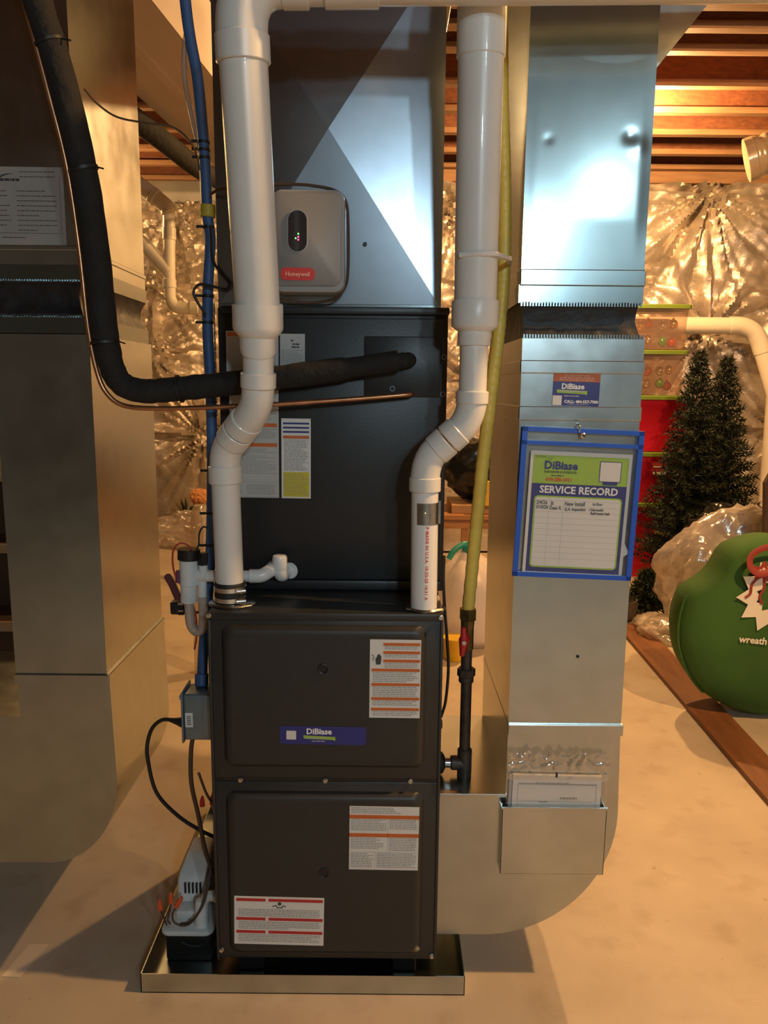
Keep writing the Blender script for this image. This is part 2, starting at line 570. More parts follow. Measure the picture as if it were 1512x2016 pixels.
# I-joists running across the room: web with a bottom and a top flange
JY = [-3.4, -2.95, -2.5, -2.05, -1.6, -1.15, -0.7, -0.25, 0.2, 0.65, 1.1, 1.55, 2.0, 2.45, 2.9, 3.38, 3.87, 4.10, 4.36, 4.83, 5.27, 5.70, 6.15, 6.55, 7.0]
web_bm = bm_new(); box(web_bm, XL, XR, -0.006, 0.006, ZJ + 0.038, 3.422)
web0 = obj('joist', web_bm, 'osb', ceiling)
fl_bm = bm_new(); box(fl_bm, XL, XR, -0.032, 0.032, ZJ, ZJ + 0.038, 0.003, 1)
fl0 = obj('bottom_flange', fl_bm, 'flange_wood', web0)
ft_bm = bm_new(); box(ft_bm, XL, XR, -0.032, 0.032, 3.422, 3.46)
ft0 = obj('top_flange', ft_bm, 'flange_wood', web0)
for i, y in enumerate(JY):
    if i == 0:
        web0.location = (0, y + 0.032, 0)
    else:
        a = web0.copy(); COL.objects.link(a); a.parent = ceiling; a.location = (0, y + 0.032, 0)
        for c in (fl0, ft0):
            b_ = c.copy(); COL.objects.link(b_); b_.parent = a

# foil-faced insulation on the far wall: gathered folds round the fasteners
def foil_sheet(x0, x1, z0, z1, ybase, pts, res=0.022, seed=3):
    bm = bm_new()
    nx, nz_ = int((x1 - x0) / res), int((z1 - z0) / res)
    grid = []
    for j in range(nz_ + 1):
        row = []
        z = z0 + (z1 - z0) * j / nz_
        for i in range(nx + 1):
            x = x0 + (x1 - x0) * i / nx
            d = 0.05 * noise.noise(Vector((x * 1.1, z * 1.1, seed)))
            for (px, pz, amp, rad, k, ph) in pts:
                dx, dz = x - px, z - pz
                rr = math.hypot(dx, dz)
                if rr < rad * 3.2:
                    th = math.atan2(dz, dx)
                    env = math.exp(-rr / rad)
                    f = noise.noise(Vector((math.cos(th) * k, math.sin(th) * k, ph))) + 0.5 * noise.noise(Vector((math.cos(th) * k * 2.6, math.sin(th) * k * 2.6, ph + 5)))
                    d += amp * f * env * min(1, rr / 0.10) * 2.2
                    d -= 0.07 * math.exp(-rr / 0.14)
            d += 0.010 * noise.noise(Vector((x * 9, z * 7, seed + 4)))
            row.append(bm.verts.new((x, ybase - d, z)))
        grid.append(row)
    for j in range(nz_):
        for i in range(nx):
            bm.faces.new((grid[j][i], grid[j][i + 1], grid[j + 1][i + 1], grid[j + 1][i]))
    return bm

STAPLES = [(2.645, 3.03, 0.11, 0.50, 5, 1.0), (2.715, 1.90, 0.09, 0.38, 4, 2.0), (3.5, 2.2, 0.08, 0.4, 5, 3.3), (0.60, 2.9, 0.08, 0.35, 5, 4.1), (0.85, 2.2, 0.08, 0.35, 5, 4.9),
           (0.72, 1.5, 0.09, 0.35, 4, 5.7), (1.6, 2.5, 0.08, 0.35, 5, 11.2), (3.4, 1.1, 0.07, 0.4, 4, 12.3), (2.0, 2.4, 0.05, 0.3, 5, 13.1)]
bm = foil_sheet(XJ, 4.58, 0.02, 3.10, YB, STAPLES)
foil = struct('trim_2', bm, 'foil', smooth=True)
foil['label'] = 'crinkled foil-faced insulation blanket covering the far basement wall'
STAPLES = [(-2.18, 2.36, 0.10, 0.40, 5, 6.2), (-1.94, 3.0, 0.08, 0.40, 5, 8.8), (-2.2, 1.71, 0.08, 0.35, 4, 7.5), (-1.75, 0.95, 0.07, 0.4, 4, 9.9), (-2.5, 1.0, 0.06, 0.3, 4, 10.4), (-1.6, 2.2, 0.07, 0.35, 5, 14.0)]
bm = foil_sheet(-3.58, XJ, 0.02, 3.10, YL, STAPLES, seed=8)
foil = struct('trim_3', bm, 'foil', smooth=True)
foil['label'] = 'crinkled foil-faced insulation blanket on the recessed wall behind the left duct'

# ================================================================== DRAIN PAN
bm = bm_new()
def tray(bm, x0, x1, y0, y1, z0, z1, t=0.002):
    box(bm, x0, x1, y0, y1, z0, z0 + t)
    box(bm, x0, x1, y0, y0 + t, z0, z1)
    box(bm, x0, x1, y1 - t, y1, z0, z1)
    box(bm, x0, x0 + t, y0, y1, z0, z1)
    box(bm, x1 - t, x1, y0, y1, z0, z1)
tray(bm, -0.572, 0.203, 1.628, 2.44, 0.001, 0.051)
single('drain_pan', bm, 'galv', 'shallow galvanised drain pan under the black furnace', 'pan')

# ================================================================== FURNACE
FX0, FX1, FY0, FY1, FZ0, FZ1 = -0.393, 0.136, 1.652, 2.392, 0.075, 0.940
fur = thing('furnace', (-0.13, 2.02, 0.003), 'black upright gas furnace cabinet with two embossed door panels', 'furnace')
bm = bm_new(); box(bm, FX0, FX1, FY0 + 0.004, FY1, FZ0, FZ1, 0.004, 2)
cab = obj('cabinet', bm, 'furnace_black', fur, True)
for fx in (-0.35, 0.03):
    for fy in (1.70, 2.28):
        bm = bm_new(); box(bm, fx, fx + 0.06, fy, fy + 0.06, 0.003, FZ0 + 0.001, 0.004)
        obj('foot_block', bm, 'black_plastic', fur)
def door(z0, z1, ez0, ez1):
    bm = bm_new()
    box(bm, FX0 + 0.006, FX1 - 0.006, FY0 - 0.004, FY0 + 0.006, z0, z1, 0.003, 2)
    emboss(bm, -0.361, 0.098, ez0, ez1, 0.022, FY0 - 0.004, 0.012, 0.014)
    return obj('door_panel', bm, 'furnace_black', fur, True, angle=50)
door(0.545, 0.925, 0.574, 0.914)
door(0.080, 0.538, 0.096, 0.514)
bm = bm_new(); box(bm, FX0 + 0.003, FX1 - 0.003, FY0 - 0.006, FY0 + 0.006, 0.924, 0.9405, 0.003)
obj('top_rail', bm, 'furnace_black', fur, True)
# front edges of side panels
for sx in (FX0 + 0.001, FX1 - 0.008):
    bm = bm_new(); box(bm, sx, sx + 0.007, FY0 - 0.007, FY0 + 0.006, FZ0, 0.924, 0.002)
    obj('corner_post', bm, 'furnace_black', fur, True)
FD = FY0 - 0.004
def screw(x, z, y, r=0.0055, m='steel', parent=fur):
    bm = bm_new()
    collar(bm, (x, y + 0.001, z), (x, y - 0.0022, z), r * 1.25, 0.0006, 14)
    tube(bm, [(x, y - 0.002, z), (x, y - 0.006, z)], r, n=6)
    return obj('screw', bm, m, parent, True)
for x, z, dy in ((-0.388, 0.934, 0.003), (0.1285, 0.934, 0.003), (-0.326, 0.541, 0.0), (-0.130, 0.541, 0.0), (0.066, 0.541, 0.0), (-0.381, 0.102, 0.0), (0.124, 0.09, 0.0)):
    screw(x, z, FD - dy, 0.0048)
bm = bm_new(); box(bm, -0.386, 0.129, FD + 0.002, FD + 0.012, 0.5375, 0.5455); obj('seam_strip', bm, 'black_plastic', fur)
EF = FD - 0.0125     # face of the embossed area
for z in (0.815, 0.314):
    bm = bm_new()
    N = 24
    prof = [(0.0125, 0.0), (0.0125, -0.0016), (0.0108, -0.0022), (0.0088, -0.0014), (0.0080, 0.0002)]
    loops = [[(-0.133 + r * math.cos(2 * PI * k / N), EF + d, z + r * math.sin(2 * PI * k / N)) for k in range(N)] for r, d in prof]
    loft(bm, loops)
    obj('knockout_ring', bm, 'black_plastic', fur, True)

def make_label(parent, name, cx, cz, w, h, y, ang=0.0, m='paper', label=None, t=0.0005):
    s = Sheet(cx, y, cz, ang)
    bm = bm_new(); s.rect(bm, -w / 2, w / 2, -h / 2, h / 2, 0, t)
    o = obj(name, bm, m, parent, label=label)
    return s, o
T1, T2, T3 = 0.0008, 0.0011, 0.0014

# upper door: tall warning label with orange bars and a hand
s, lb = make_label(fur, 'warning_label', 0.028, 0.793, 0.114, 0.184, EF, -0.3, label='tall white warning label with orange bars and black hand symbol')
bars = [(-0.027, 0.055, 0.0845), (-0.027, 0.055, 0.0655), (-0.027, 0.055, 0.046), (-0.053, 0.055, 0.0245), (-0.053, 0.055, -0.0095), (-0.053, 0.055, -0.043), (-0.053, 0.055, -0.068)]
for u0, u1, v in bars:
    bm = bm_new(); s.rect(bm, u0, u1, v - 0.0068, v, 0, T1)
    so = obj('orange_bar', bm, 'label_orange', lb)
bm = bm_new()
for i, (u0, u1, v) in enumerate(bars):
    nv = bars[i + 1][2] if i + 1 < len(bars) else -0.089
    fine_print(s, bm, u0 + 0.003, u1 - 0.004, nv + 0.002, v - 0.0085, T1)
for v in range(0):
    pass
obj('fine_print', bm, 'print_grey', lb)
bm = bm_new()
s.poly(bm, [(-0.043, 0.034), (-0.033, 0.034), (-0.0315, 0.044), (-0.0315, 0.054), (-0.0335, 0.055), (-0.0345, 0.0575), (-0.0365, 0.0585), (-0.0385, 0.0575), (-0.0405, 0.0555), (-0.0415, 0.051), (-0.044, 0.049), (-0.0445, 0.045)], 0, T1)
zz = [(-0.0535, 0.056), (-0.0485, 0.054), (-0.0475, 0.050), (-0.051, 0.047), (-0.0485, 0.043)]
for a, b_ in zip(zz, zz[1:]):
    dv = Vector((b_[0] - a[0], b_[1] - a[1])).normalized() * 0.0007
    s.poly(bm, [(a[0] - dv.y, a[1] + dv.x), (a[0] + dv.y, a[1] - dv.x), (b_[0] + dv.y, b_[1] - dv.x), (b_[0] - dv.y, b_[1] + dv.x)], 0, T1)
obj('hand_symbol', bm, 'print_dark', lb)

# lower door: square label with two orange bars
s, lb = make_label(fur, 'warning_label', 0.0065, 0.404, 0.161, 0.160, EF, -0.6, label='square white label with two orange bars')
for v in (0.0585, 0.0125):
    bm = bm_new(); s.rect(bm, -0.0805, 0.0805, v - 0.0095, v, 0, T1); obj('orange_bar', bm, 'label_orange', lb)
bm = bm_new()
for u0, u1, v0, v1 in ((-0.077, 0.054, 0.061, 0.077), (-0.077, 0.006, 0.016, 0.047), (0.012, 0.076, 0.022, 0.047), (-0.077, 0.0, -0.028, 0.001), (0.012, 0.076, -0.034, 0.001), (-0.077, -0.024, -0.077, -0.038), (-0.016, 0.076, -0.077, -0.038)):
    fine_print(s, bm, u0, u1, v0, v1, T1)
for u0, u1, v0, v1 in ((0.0085, 0.0092, -0.034, 0.047), (-0.078, 0.078, -0.0357, -0.035), (-0.0205, -0.0198, -0.077, -0.036)):
    s.quad(bm, u0, u1, v0, v1, T1)
obj('fine_print', bm, 'print_grey', lb)

# lower door: wide label with red bars
s, lb = make_label(fur, 'danger_label', -0.240, 0.189, 0.212, 0.125, EF, -1.1, label='wide white label with three red bars at the furnace foot')
for i, v in enumerate((0.0575, 0.008, -0.026)):
    for u0, u1 in ((-0.101, -0.032), (-0.025, 0.103)):
        bm = bm_new(); s.rect(bm, u0, u1, v - 0.0075, v, 0, T1); obj('red_bar', bm, 'label_red', lb)
bm = bm_new()
for u0, u1, v0, v1 in ((-0.096, 0.098, 0.0105, 0.030), (-0.096, 0.098, -0.0245, -0.003), (-0.096, 0.098, -0.058, -0.0365)):
    fine_print(s, bm, u0, u1, v0, v1, T1, rag=0.5)
obj('fine_print', bm, 'print_grey', lb)
bm = bm_new()
s.poly(bm, [(-0.016, 0.039), (-0.006, 0.0415), (-0.004, 0.036), (0.006, 0.036), (0.008, 0.0415), (0.016, 0.039), (0.016, 0.0365), (0.0095, 0.039), (0.0075, 0.0335), (-0.0055, 0.0335), (-0.0075, 0.039), (-0.016, 0.0365)], 0, T1)
s.poly(bm, [(0.001 + 0.0045 * math.cos(2 * PI * k / 12), 0.0448 + 0.0045 * math.sin(2 * PI * k / 12)) for k in range(12)], 0, T1)
obj('figure_symbol', bm, 'print_dark', lb)

# company sticker on the upper door
s = Sheet(-0.134, EF, 0.657, -0.4)
bm = bm_new(); s.poly(bm, rrect(-0.098, 0.098, -0.0215, 0.0215, 0.006), 0, 0.0006)
lb = obj('company_sticker', bm, 'label_blue', fur, label='dark blue company sticker on the upper furnace door')
bm = bm_new(); s.rect(bm, -0.083, -0.061, -0.0105, 0.0105, 0, T1); obj('white_square', bm, 'paper', lb)
bm = bm_new(); s.poly(bm, [(-0.045, 0.0), (0.028, -0.003), (0.028, -0.012), (0.02, -0.010), (-0.043, -0.008)], 0, T1); sq = obj('green_band', bm, 'label_green', lb)
bm = text_bm(s, 'DiBiase', 0.019, -0.009, 0.0035, T1, bold=0.0006); obj('lettering', bm, 'print_white', lb)
bm = bm_new(); fine_print(s, bm, -0.038, 0.02, -0.0092, -0.0045, T2, pitch=0.004, h=0.0028); fine_print(s, bm, -0.025, 0.012, -0.0165, -0.0125, T1, pitch=0.006, h=0.002); obj('fine_print', bm, 'paper_grey', lb)

# ================================================================== COIL CABINET
CX0, CX1, CY0, CY1, CZ0, CZ1 = -0.392, 0.146, 1.832, 2.37, 0.942, 1.620
coil = thing('coil_cabinet', (-0.12, 2.1, CZ0), 'black evaporator coil cabinet standing on the furnace', 'cabinet')
bm = bm_new(); box(bm, CX0, CX1, CY0 + 0.004, CY1, CZ0, CZ1, 0.004)
obj('casing', bm, 'coil_black', coil, True)
bm = bm_new()
box(bm, CX0 + 0.022, CX1 - 0.01, CY0 - 0.003, CY0 + 0.006, CZ0 + 0.03, CZ1 - 0.024, 0.003)
emboss(bm, CX0 + 0.055, CX1 - 0.045, CZ0 + 0.055, CZ1 - 0.05, 0.03, CY0 - 0.003, -0.0, 0.006) if False else None
obj('front_panel', bm, 'coil_black', coil, True)
bm = bm_new(); box(bm, CX0 + 0.01, CX1 + 0.002, CY0 - 0.008, CY0 + 0.006, CZ1 - 0.016, CZ1 + 0.001, 0.003); obj('top_rail', bm, 'coil_black', coil, True)
bm = bm_new(); box(bm, CX0 + 0.01, CX1 - 0.004, CY0 - 0.006, CY0 + 0.006, CZ0 + 0.004, CZ0 + 0.028, 0.004); obj('bottom_rail', bm, 'coil_black', coil, True)
bm = bm_new()
for x0, x1, z0, z1 in ((-0.05, 0.13, 1.415, 1.555),):
    box(bm, x0, x1, CY0 - 0.006, CY0, z0, z1, 0.003)
obj('line_set_plate', bm, 'coil_black', coil, True)
CF = CY0 - 0.003
for x, z in ((0.137, 1.509), (0.136, 1.423), (0.017, 1.435)):
    bm = bm_new()
    N = 18
    y_ = CF - (0.0035 if x < 0.1 else 0.001)
    loops = [[(x + r * math.cos(2 * PI * k / N), y_ + d, z + r * math.sin(2 * PI * k / N)) for k in range(N)] for r, d in ((0.0062, 0.001), (0.0062, -0.0015), (0.0046, -0.0015), (0.0046, 0.0))]
    loft(bm, loops, close=False)
    obj('screw_ring', bm, 'jbox_grey', coil, True)

def coil_label(name, x0, x1, z0, z1, label, m='paper_grey', ang=-0.4):
    return make_label(coil, name, (x0 + x1) / 2, (z0 + z1) / 2, x1 - x0, z1 - z0, CF, ang, m, label)
s, lb = coil_label('rating_label', -0.372, -0.250, 1.448, 1.564, 'grey printed label half hidden by the vent pipe')
bm = bm_new(); s.rect(bm, -0.058, 0.056, 0.046, 0.055, 0, T1); obj('orange_bar', bm, 'label_orange', lb)
bm = bm_new(); fine_print(s, bm, -0.056, 0.056, -0.055, 0.043, T1); obj('fine_print', bm, 'print_grey', lb)
s, lb = coil_label('rating_label', -0.246, -0.188, 1.486, 1.559, 'small grey data plate beside the vent pipe')
bm = bm_new(); fine_print(s, bm, -0.026, 0.026, -0.034, 0.0, T1)
obj('fine_print', bm, 'print_grey', lb)
bm = bm_new()
for k, (u, v, l) in enumerate(((-0.004, 0.021, 0.008), (0.0, 0.0125, 0.018), (-0.002, 0.006, 0.02))):
    fine_print(s, bm, u, u + l, v - 0.003, v + 0.002, T2, pitch=0.006, h=0.0035)
obj('bold_print', bm, 'print_dark', lb)
s, lb = coil_label('warning_label', -0.368, -0.252, 1.173, 1.436, 'tall grey warning label with orange bars behind the left vent pipe')
for v in (0.047, 0.0, ):
    bm = bm_new(); s.rect(bm, -0.055, 0.054, v - 0.009, v, 0, T1); obj('orange_bar', bm, 'label_orange', lb)
bm = bm_new()
for v0, v1 in ((0.055, 0.125), (0.003, 0.034), (-0.075, -0.013)):
    fine_print(s, bm, -0.053, 0.052, v0, v1, T1, rag=0.6)
fine_print(s, bm, -0.02, 0.05, -0.127, -0.10, T1); fine_print(s, bm, -0.053, -0.03, -0.127, -0.10, T1, rag=0.6)
for v in (-0.094, -0.1295):
    s.quad(bm, -0.055, 0.055, v, v + 0.0008, T1)
obj('fine_print', bm, 'print_grey', lb)
s, lb = coil_label('energy_label', -0.246, -0.176, 1.172, 1.363, 'white label with blue lines and yellow lower third', 'paper')
for v in (0.086, 0.076, 0.066):
    bm = bm_new(); s.rect(bm, -0.031, 0.031, v - 0.0042, v, 0, T1); obj('blue_bar', bm, 'label_navy', lb)
bm = bm_new(); s.rect(bm, -0.031, 0.031, 0.048, 0.055, 0, T1); obj('orange_bar', bm, 'label_orange', lb)
bm = bm_new(); s.rect(bm, -0.031, 0.031, -0.0915, -0.032, 0, T1); obj('yellow_field', bm, 'label_yellow', lb)
bm = bm_new(); fine_print(s, bm, -0.029, 0.029, -0.03, 0.046, T1, pitch=0.0036); fine_print(s, bm, -0.029, 0.029, -0.088, -0.036, T2, pitch=0.0045, h=0.0014); obj('fine_print', bm, 'print_grey', lb)

# ================================================================== SUPPLY PLENUM (cross-broken sheet metal)
PX0, PX1, PY0, PY1, PZ0, PZ1 = -0.392, 0.129, 1.850, 2.36, 1.621, 2.392
pl = thing('supply_plenum', (-0.13, 2.1, PZ0), 'galvanised supply plenum with cross-broken front above the coil cabinet', 'duct')
bm = bm_new()
pc = Vector(((PX0 + PX1) / 2, PY0 - 0.025, (PZ0 + PZ1) / 2))
c4 = [bm.verts.new(p) for p in ((PX0, PY0, PZ0), (PX1, PY0, PZ0), (PX1, PY0, PZ1), (PX0, PY0, PZ1))]
b4 = [bm.verts.new(p) for p in ((PX0, PY1, PZ0), (PX1, PY1, PZ0), (PX1, PY1, PZ1), (PX0, PY1, PZ1))]
cv = bm.verts.new(pc)
for i in range(4):
    j = (i + 1) % 4
    bm.faces.new((c4[i], c4[j], cv))
    bm.faces.new((c4[j], c4[i], b4[i], b4[j]))
bm.faces.new(list(reversed(b4)))
obj('plenum_box', bm, 'galv_plenum', pl)
bm = bm_new(); box(bm, PX0 + 0.001, PX1 - 0.001, PY0 - 0.0035, PY0 + 0.002, PZ0, PZ0 + 0.008, 0.001); obj('base_flange', bm, 'galv_bright', pl)
bm = bm_new(); tube(bm, [(-0.049, PY0 - 0.0142, 1.762), (-0.049, PY0 + 0.002, 1.762)], 0.0048, n=14); obj('probe_hole', bm, 'black_plastic', pl)
bm = bm_new(); box(bm, PX0 - 0.02, PX1 + 0.03, PY0 + 0.03, 2.9, PZ1, 2.78, 0.003); obj('trunk', bm, 'galv', pl)

# ================================================================== RETURN DUCTS
def ribbon_teeth(bm, x0, x1, z0, z1, y, n, t=0.0018):
    for k in range(n):
        a = x0 + (x1 - x0) * (k + 0.15) / n
        b_ = x0 + (x1 - x0) * (k + 0.68) / n
        box(bm, a, b_, y - t, y, z0, z1)
    return bm

def dented_front(bm, x0, x1, y, z0, z1, dents, res=0.012):
    nx, nz_ = int((x1 - x0) / res), int((z1 - z0) / res)
    g = []
    for j in range(nz_ + 1):
        row = []
        for i in range(nx + 1):
            x = x0 + (x1 - x0) * i / nx
            z = z0 + (z1 - z0) * j / nz_
            d = 0.0
            e = min(1, 12 * min(x - x0, x1 - x) / (x1 - x0)) * min(1, 12 * min(z - z0, z1 - z) / (z1 - z0))
            for px, pz, a, s_ in dents:
                d += a * math.exp(-((x - px) ** 2 + (z - pz) ** 2) / (s_ * s_))
            row.append(bm.verts.new((x, y - d * e, z)))
        g.append(row)
    for j in range(nz_):
        for i in range(nx):
            bm.faces.new((g[j][i], g[j][i + 1], g[j + 1][i + 1], g[j + 1][i]))
    return bm

rd = thing('return_duct', (0.43, 1.93, 0.105), 'tall galvanised return duct with sticker and curved boot right of the furnace', 'duct')
RX0, RX1, RY0, RY1 = 0.289, 0.556, 1.702, 2.150
bm = bm_new(); box(bm, RX0, RX1 - 0.004, RY0 + 0.001, RY1, 1.690, 3.0, 0.0)
obj('upper_duct', bm, 'galv_bright', rd)
bm = bm_new(); dented_front(bm, RX0, RX1 - 0.004, RY0 + 0.0005, 1.690, 2.9, [(0.336, 1.952, -0.0007, 0.008), (0.505, 1.958, -0.0014, 0.012), (0.527, 1.938, 0.0011, 0.016), (0.44, 1.85, 0.0025, 0.14), (0.46, 2.25, -0.003, 0.12)], res=0.006)
obj('upper_face', bm, 'galv_bright', rd, True, angle=80)
bm = bm_new(); prism(bm, [(0.552, 2.09), (0.66, 2.225), (0.95, 2.58), (0.95, 3.0), (0.552, 3.0)], RY0 + 0.03, RY1)
obj('side_transition', bm, 'galv', rd)
bm = bm_new(); box(bm, RX0 - 0.002, RX1 - 0.001, RY0 - 0.004, RY1 + 0.004, 1.656, 1.690, 0.002); obj('slip_band', bm, 'galv_bright', rd)
bm = bm_new(); box(bm, RX0 - 0.004, RX1 - 0.003, RY0, RY1, 1.620, 1.658); obj('collar', bm, 'galv_bright', rd)
# canvas connector, sagging inwards
bm = bm_new()
loops = []
for k in range(9):
    t = k / 8
    z = 1.546 + 0.076 * t
    ins = 0.010 * math.sin(PI * t)
    jit = 0.004 * math.sin(9 * t)
    x0, x1, y0, y1 = RX0 + 0.002 + ins * 0.5 + 0.006 * (1 - t), RX1 + 0.002 - ins * 1.3 - 0.008 * t, RY0 + ins, RY1 - ins
    lp = []
    M = 16
    for i in range(M): lp.append((x0 + (x1 - x0) * i / M, y0 + 0.004 * noise.noise(Vector((i * 0.7, t * 4, 1))), z))
    for i in range(M): lp.append((x1 + 0.004 * noise.noise(Vector((i * 0.7, t * 4, 6))), y0 + (y1 - y0) * i / M, z))
    for i in range(M): lp.append((x1 - (x1 - x0) * i / M, y1, z))
    for i in range(M): lp.append((x0, y1 - (y1 - y0) * i / M, z))
    loops.append(lp)
loft(bm, loops)
obj('canvas_connector', bm, 'canvas', rd, True)
bm = bm_new(); ribbon_teeth(bm, RX0, RX1 - 0.004, 1.613, 1.622, RY0 - 0.002, 42); obj('crimp_teeth', bm, 'galv_bright', rd, kind='stuff')
bm = bm_new(); ribbon_teeth(bm, RX0 + 0.008, RX1 + 0.004, 1.546, 1.554, RY0 - 0.002, 42); obj('crimp_teeth', bm, 'galv_bright', rd, kind='stuff')
lx0, lx1 = RX0 + 0.008, RX1 + 0.006
bm = bm_new(); box(bm, lx0, lx1, RY0, RY1, 1.497, 1.547); obj('collar', bm, 'galv', rd)
bm = bm_new(); box(bm, lx0 - 0.003, lx1 + 0.003, RY0 - 0.004, RY1 + 0.004, 1.471, 1.499, 0.002); obj('slip_band', bm, 'galv', rd)
bm = bm_new(); box(bm, lx0, lx1, RY0, RY1, 1.398, 1.473); obj('sleeve', bm, 'galv', rd)
bm = bm_new(); box(bm, lx0 - 0.003, lx1 + 0.002, RY0 - 0.004, RY1 + 0.004, 1.369, 1.400, 0.002); obj('slip_band', bm, 'galv', rd)
bm = bm_new(); box(bm, lx0, lx1, RY0, RY1, 0.655, 1.371); obj('lower_duct', bm, 'galv', rd)
bm = bm_new(); box(bm, lx0 - 0.001, lx1 + 0.005, RY0 - 0.006, RY1 + 0.004, 0.632, 0.660, 0.002); obj('slip_band', bm, 'galv', rd)
bm = bm_new(); tube(bm, [(0.452, RY0 - 0.001, 0.826), (0.452, RY0 + 0.003, 0.826)], 0.004, n=12); obj('screw_hole', bm, 'black_plastic', rd)
# curved boot into the furnace side
def boot_poly(x1, zc, xb, zb, xl, zt, xs, n=18, top=0.640):
    pts = []
    for k in range(n + 1):
        a = PI / 2 * k / n
        pts.append((x1 - (x1 - xb) * (1 - math.cos(a)), zc - (zc - zb) * math.sin(a)))
    pts += [(xl, zb), (xl, zt), (xs, zt), (xs, top), (x1 - 0.006, top)]
    return pts
bm = bm_new(); prism(bm, boot_poly(0.568, 0.43, 0.25, 0.106, 0.139, 0.478, 0.297), RY0, RY1)
boot = obj('boot', bm, 'galv', rd, True, angle=25)
bm = bm_new(); box(bm, 0.285, 0.291, RY0 - 0.003, RY0 + 0.001, 0.30, 0.455, 0.0008); obj('seam_cleat', bm, 'galv_bright', rd)
bm = bm_new(); box(bm, 0.139, 0.30, RY0 - 0.004, RY0 + 0.012, 0.474, 0.482, 0.001); obj('boot_flange', bm, 'galv', rd)
# sheet metal document pocket on the boot front
bm = bm_new()
box(bm, 0.286, 0.533, RY0 - 0.026, RY0 - 0.0245, 0.290, 0.460)
box(bm, 0.286, 0.2875, RY0 - 0.026, RY0 - 0.0005, 0.290, 0.455)
box(bm, 0.5315, 0.533, RY0 - 0.026, RY0 - 0.0005, 0.290, 0.455)
box(bm, 0.286, 0.533, RY0 - 0.026, RY0 - 0.0005, 0.288, 0.2895)
box(bm, 0.284, 0.535, RY0 - 0.028, RY0 - 0.024, 0.458, 0.4615)
obj('document_pocket', bm, 'galv', rd)
# sticker on the sleeve
s = Sheet(0.419, RY0, 1.436, -1.0)
bm = bm_new(); s.rect(bm, -0.052, 0.051, -0.035, 0.035, 0, 0.0006)
lb = obj('company_sticker', bm, 'label_blue', rd, label='blue and orange company sticker on the duct sleeve')
bm = bm_new(); s.rect(bm, -0.052, 0.051, 0.0175, 0.035, 0, T1); ob = obj('orange_header', bm, 'label_orange', lb)
bm = text_bm(s, 'DO NOT REMOVE', 0.0068, 0.0, 0.0278, T2, bold=0.0001); obj('lettering', bm, 'print_orange', lb)
bm = bm_new(); fine_print(s, bm, -0.038, 0.038, 0.0185, 0.0268, T2, pitch=0.0042, h=0.0024, rag=0.05); obj('fine_print', bm, 'print_orange', lb)
bm = bm_new(); s.poly(bm, [(-0.043, 0.0), (0.024, -0.002), (0.024, -0.0105), (0.016, -0.009), (-0.042, -0.007)], 0, T1); obj('green_band', bm, 'label_green', lb)
bm = text_bm(s, 'DiBiase', 0.0165, -0.008, 0.0018, T1, bold=0.0005); obj('lettering', bm, 'print_white', lb)
bm = text_bm(s, 'CALL: 484-557-7900', 0.0088, 0.012, -0.0285, T1, bold=0.0003); obj('lettering', bm, 'print_white', lb)
bm = bm_new(); s.rect(bm, -0.051, -0.031, -0.034, -0.013, 0, T1); obj('white_square', bm, 'paper', lb)
bm = bm_new(); fine_print(s, bm, -0.036, 0.02, -0.0075, -0.0022, T2, pitch=0.004, h=0.0026); fine_print(s, bm, -0.026, 0.008, -0.0155, -0.0125, T1, pitch=0.006, h=0.002); fine_print(s, bm, -0.018, 0.03, -0.0335, -0.031, T1, pitch=0.006, h=0.001); obj('fine_print', bm, 'paper_grey', lb)

# ---- hanging service record
hook = bm_new(); tube(hook, spline([(0.4245, RY0 + 0.003, 1.362), (0.4245, RY0 - 0.012, 1.362), (0.4245, RY0 - 0.022, 1.357), (0.4245, RY0 - 0.020, 1.346), (0.4245, RY0 - 0.012, 1.344)]), 0.0017, n=8)
single('screw_hook', hook, 'chrome_part', 'small brass-coloured screw hook holding the blue pouch', 'hook', smooth=True)
po = thing('document_pouch', (0.43, 1.685, 1.01), 'clear plastic pouch with blue border hanging on the return duct', 'pouch')
PS = Sheet(0.4305, RY0 - 0.012, 1.184, -2.0, lean=-0.5)
bm = bm_new(); PS.quad(bm, -0.134, 0.134, -0.168, 0.168, -0.0013); obj('back_film', bm, 'clear_film', po)
bm = bm_new(); PS.quad(bm, -0.134, 0.134, -0.168, 0.143, 0.0035); obj('front_film', bm, 'clear_film', po)
bw = 0.0115
for u0, u1, v0, v1 in ((-0.134, 0.134, 0.158, 0.168), (-0.134, 0.134, 0.129, 0.138), (-0.134, 0.134, -0.168, -0.158), (-0.134, -0.134 + bw, -0.168, 0.168), (0.134 - bw, 0.134, -0.168, 0.168)):
    bm = bm_new(); PS.rect(bm, u0, u1, v0, v1, -0.0018, 0.0044); obj('blue_border', bm, 'frame_blue', po)
bm = bm_new()
N = 20
g0 = (-0.001, 0.1535)
loft(bm, [[PS.p(g0[0] + r * math.cos(2 * PI * k / N), g0[1] + r * math.sin(2 * PI * k / N), d) for k in range(N)] for r, d in ((0.0062, -0.002), (0.0062, 0.0046), (0.0048, 0.0058), (0.0030, 0.0046), (0.0030, -0.002), (0.0062, -0.002))], close=False)
obj('grommet', bm, 'chrome_part', po, True)

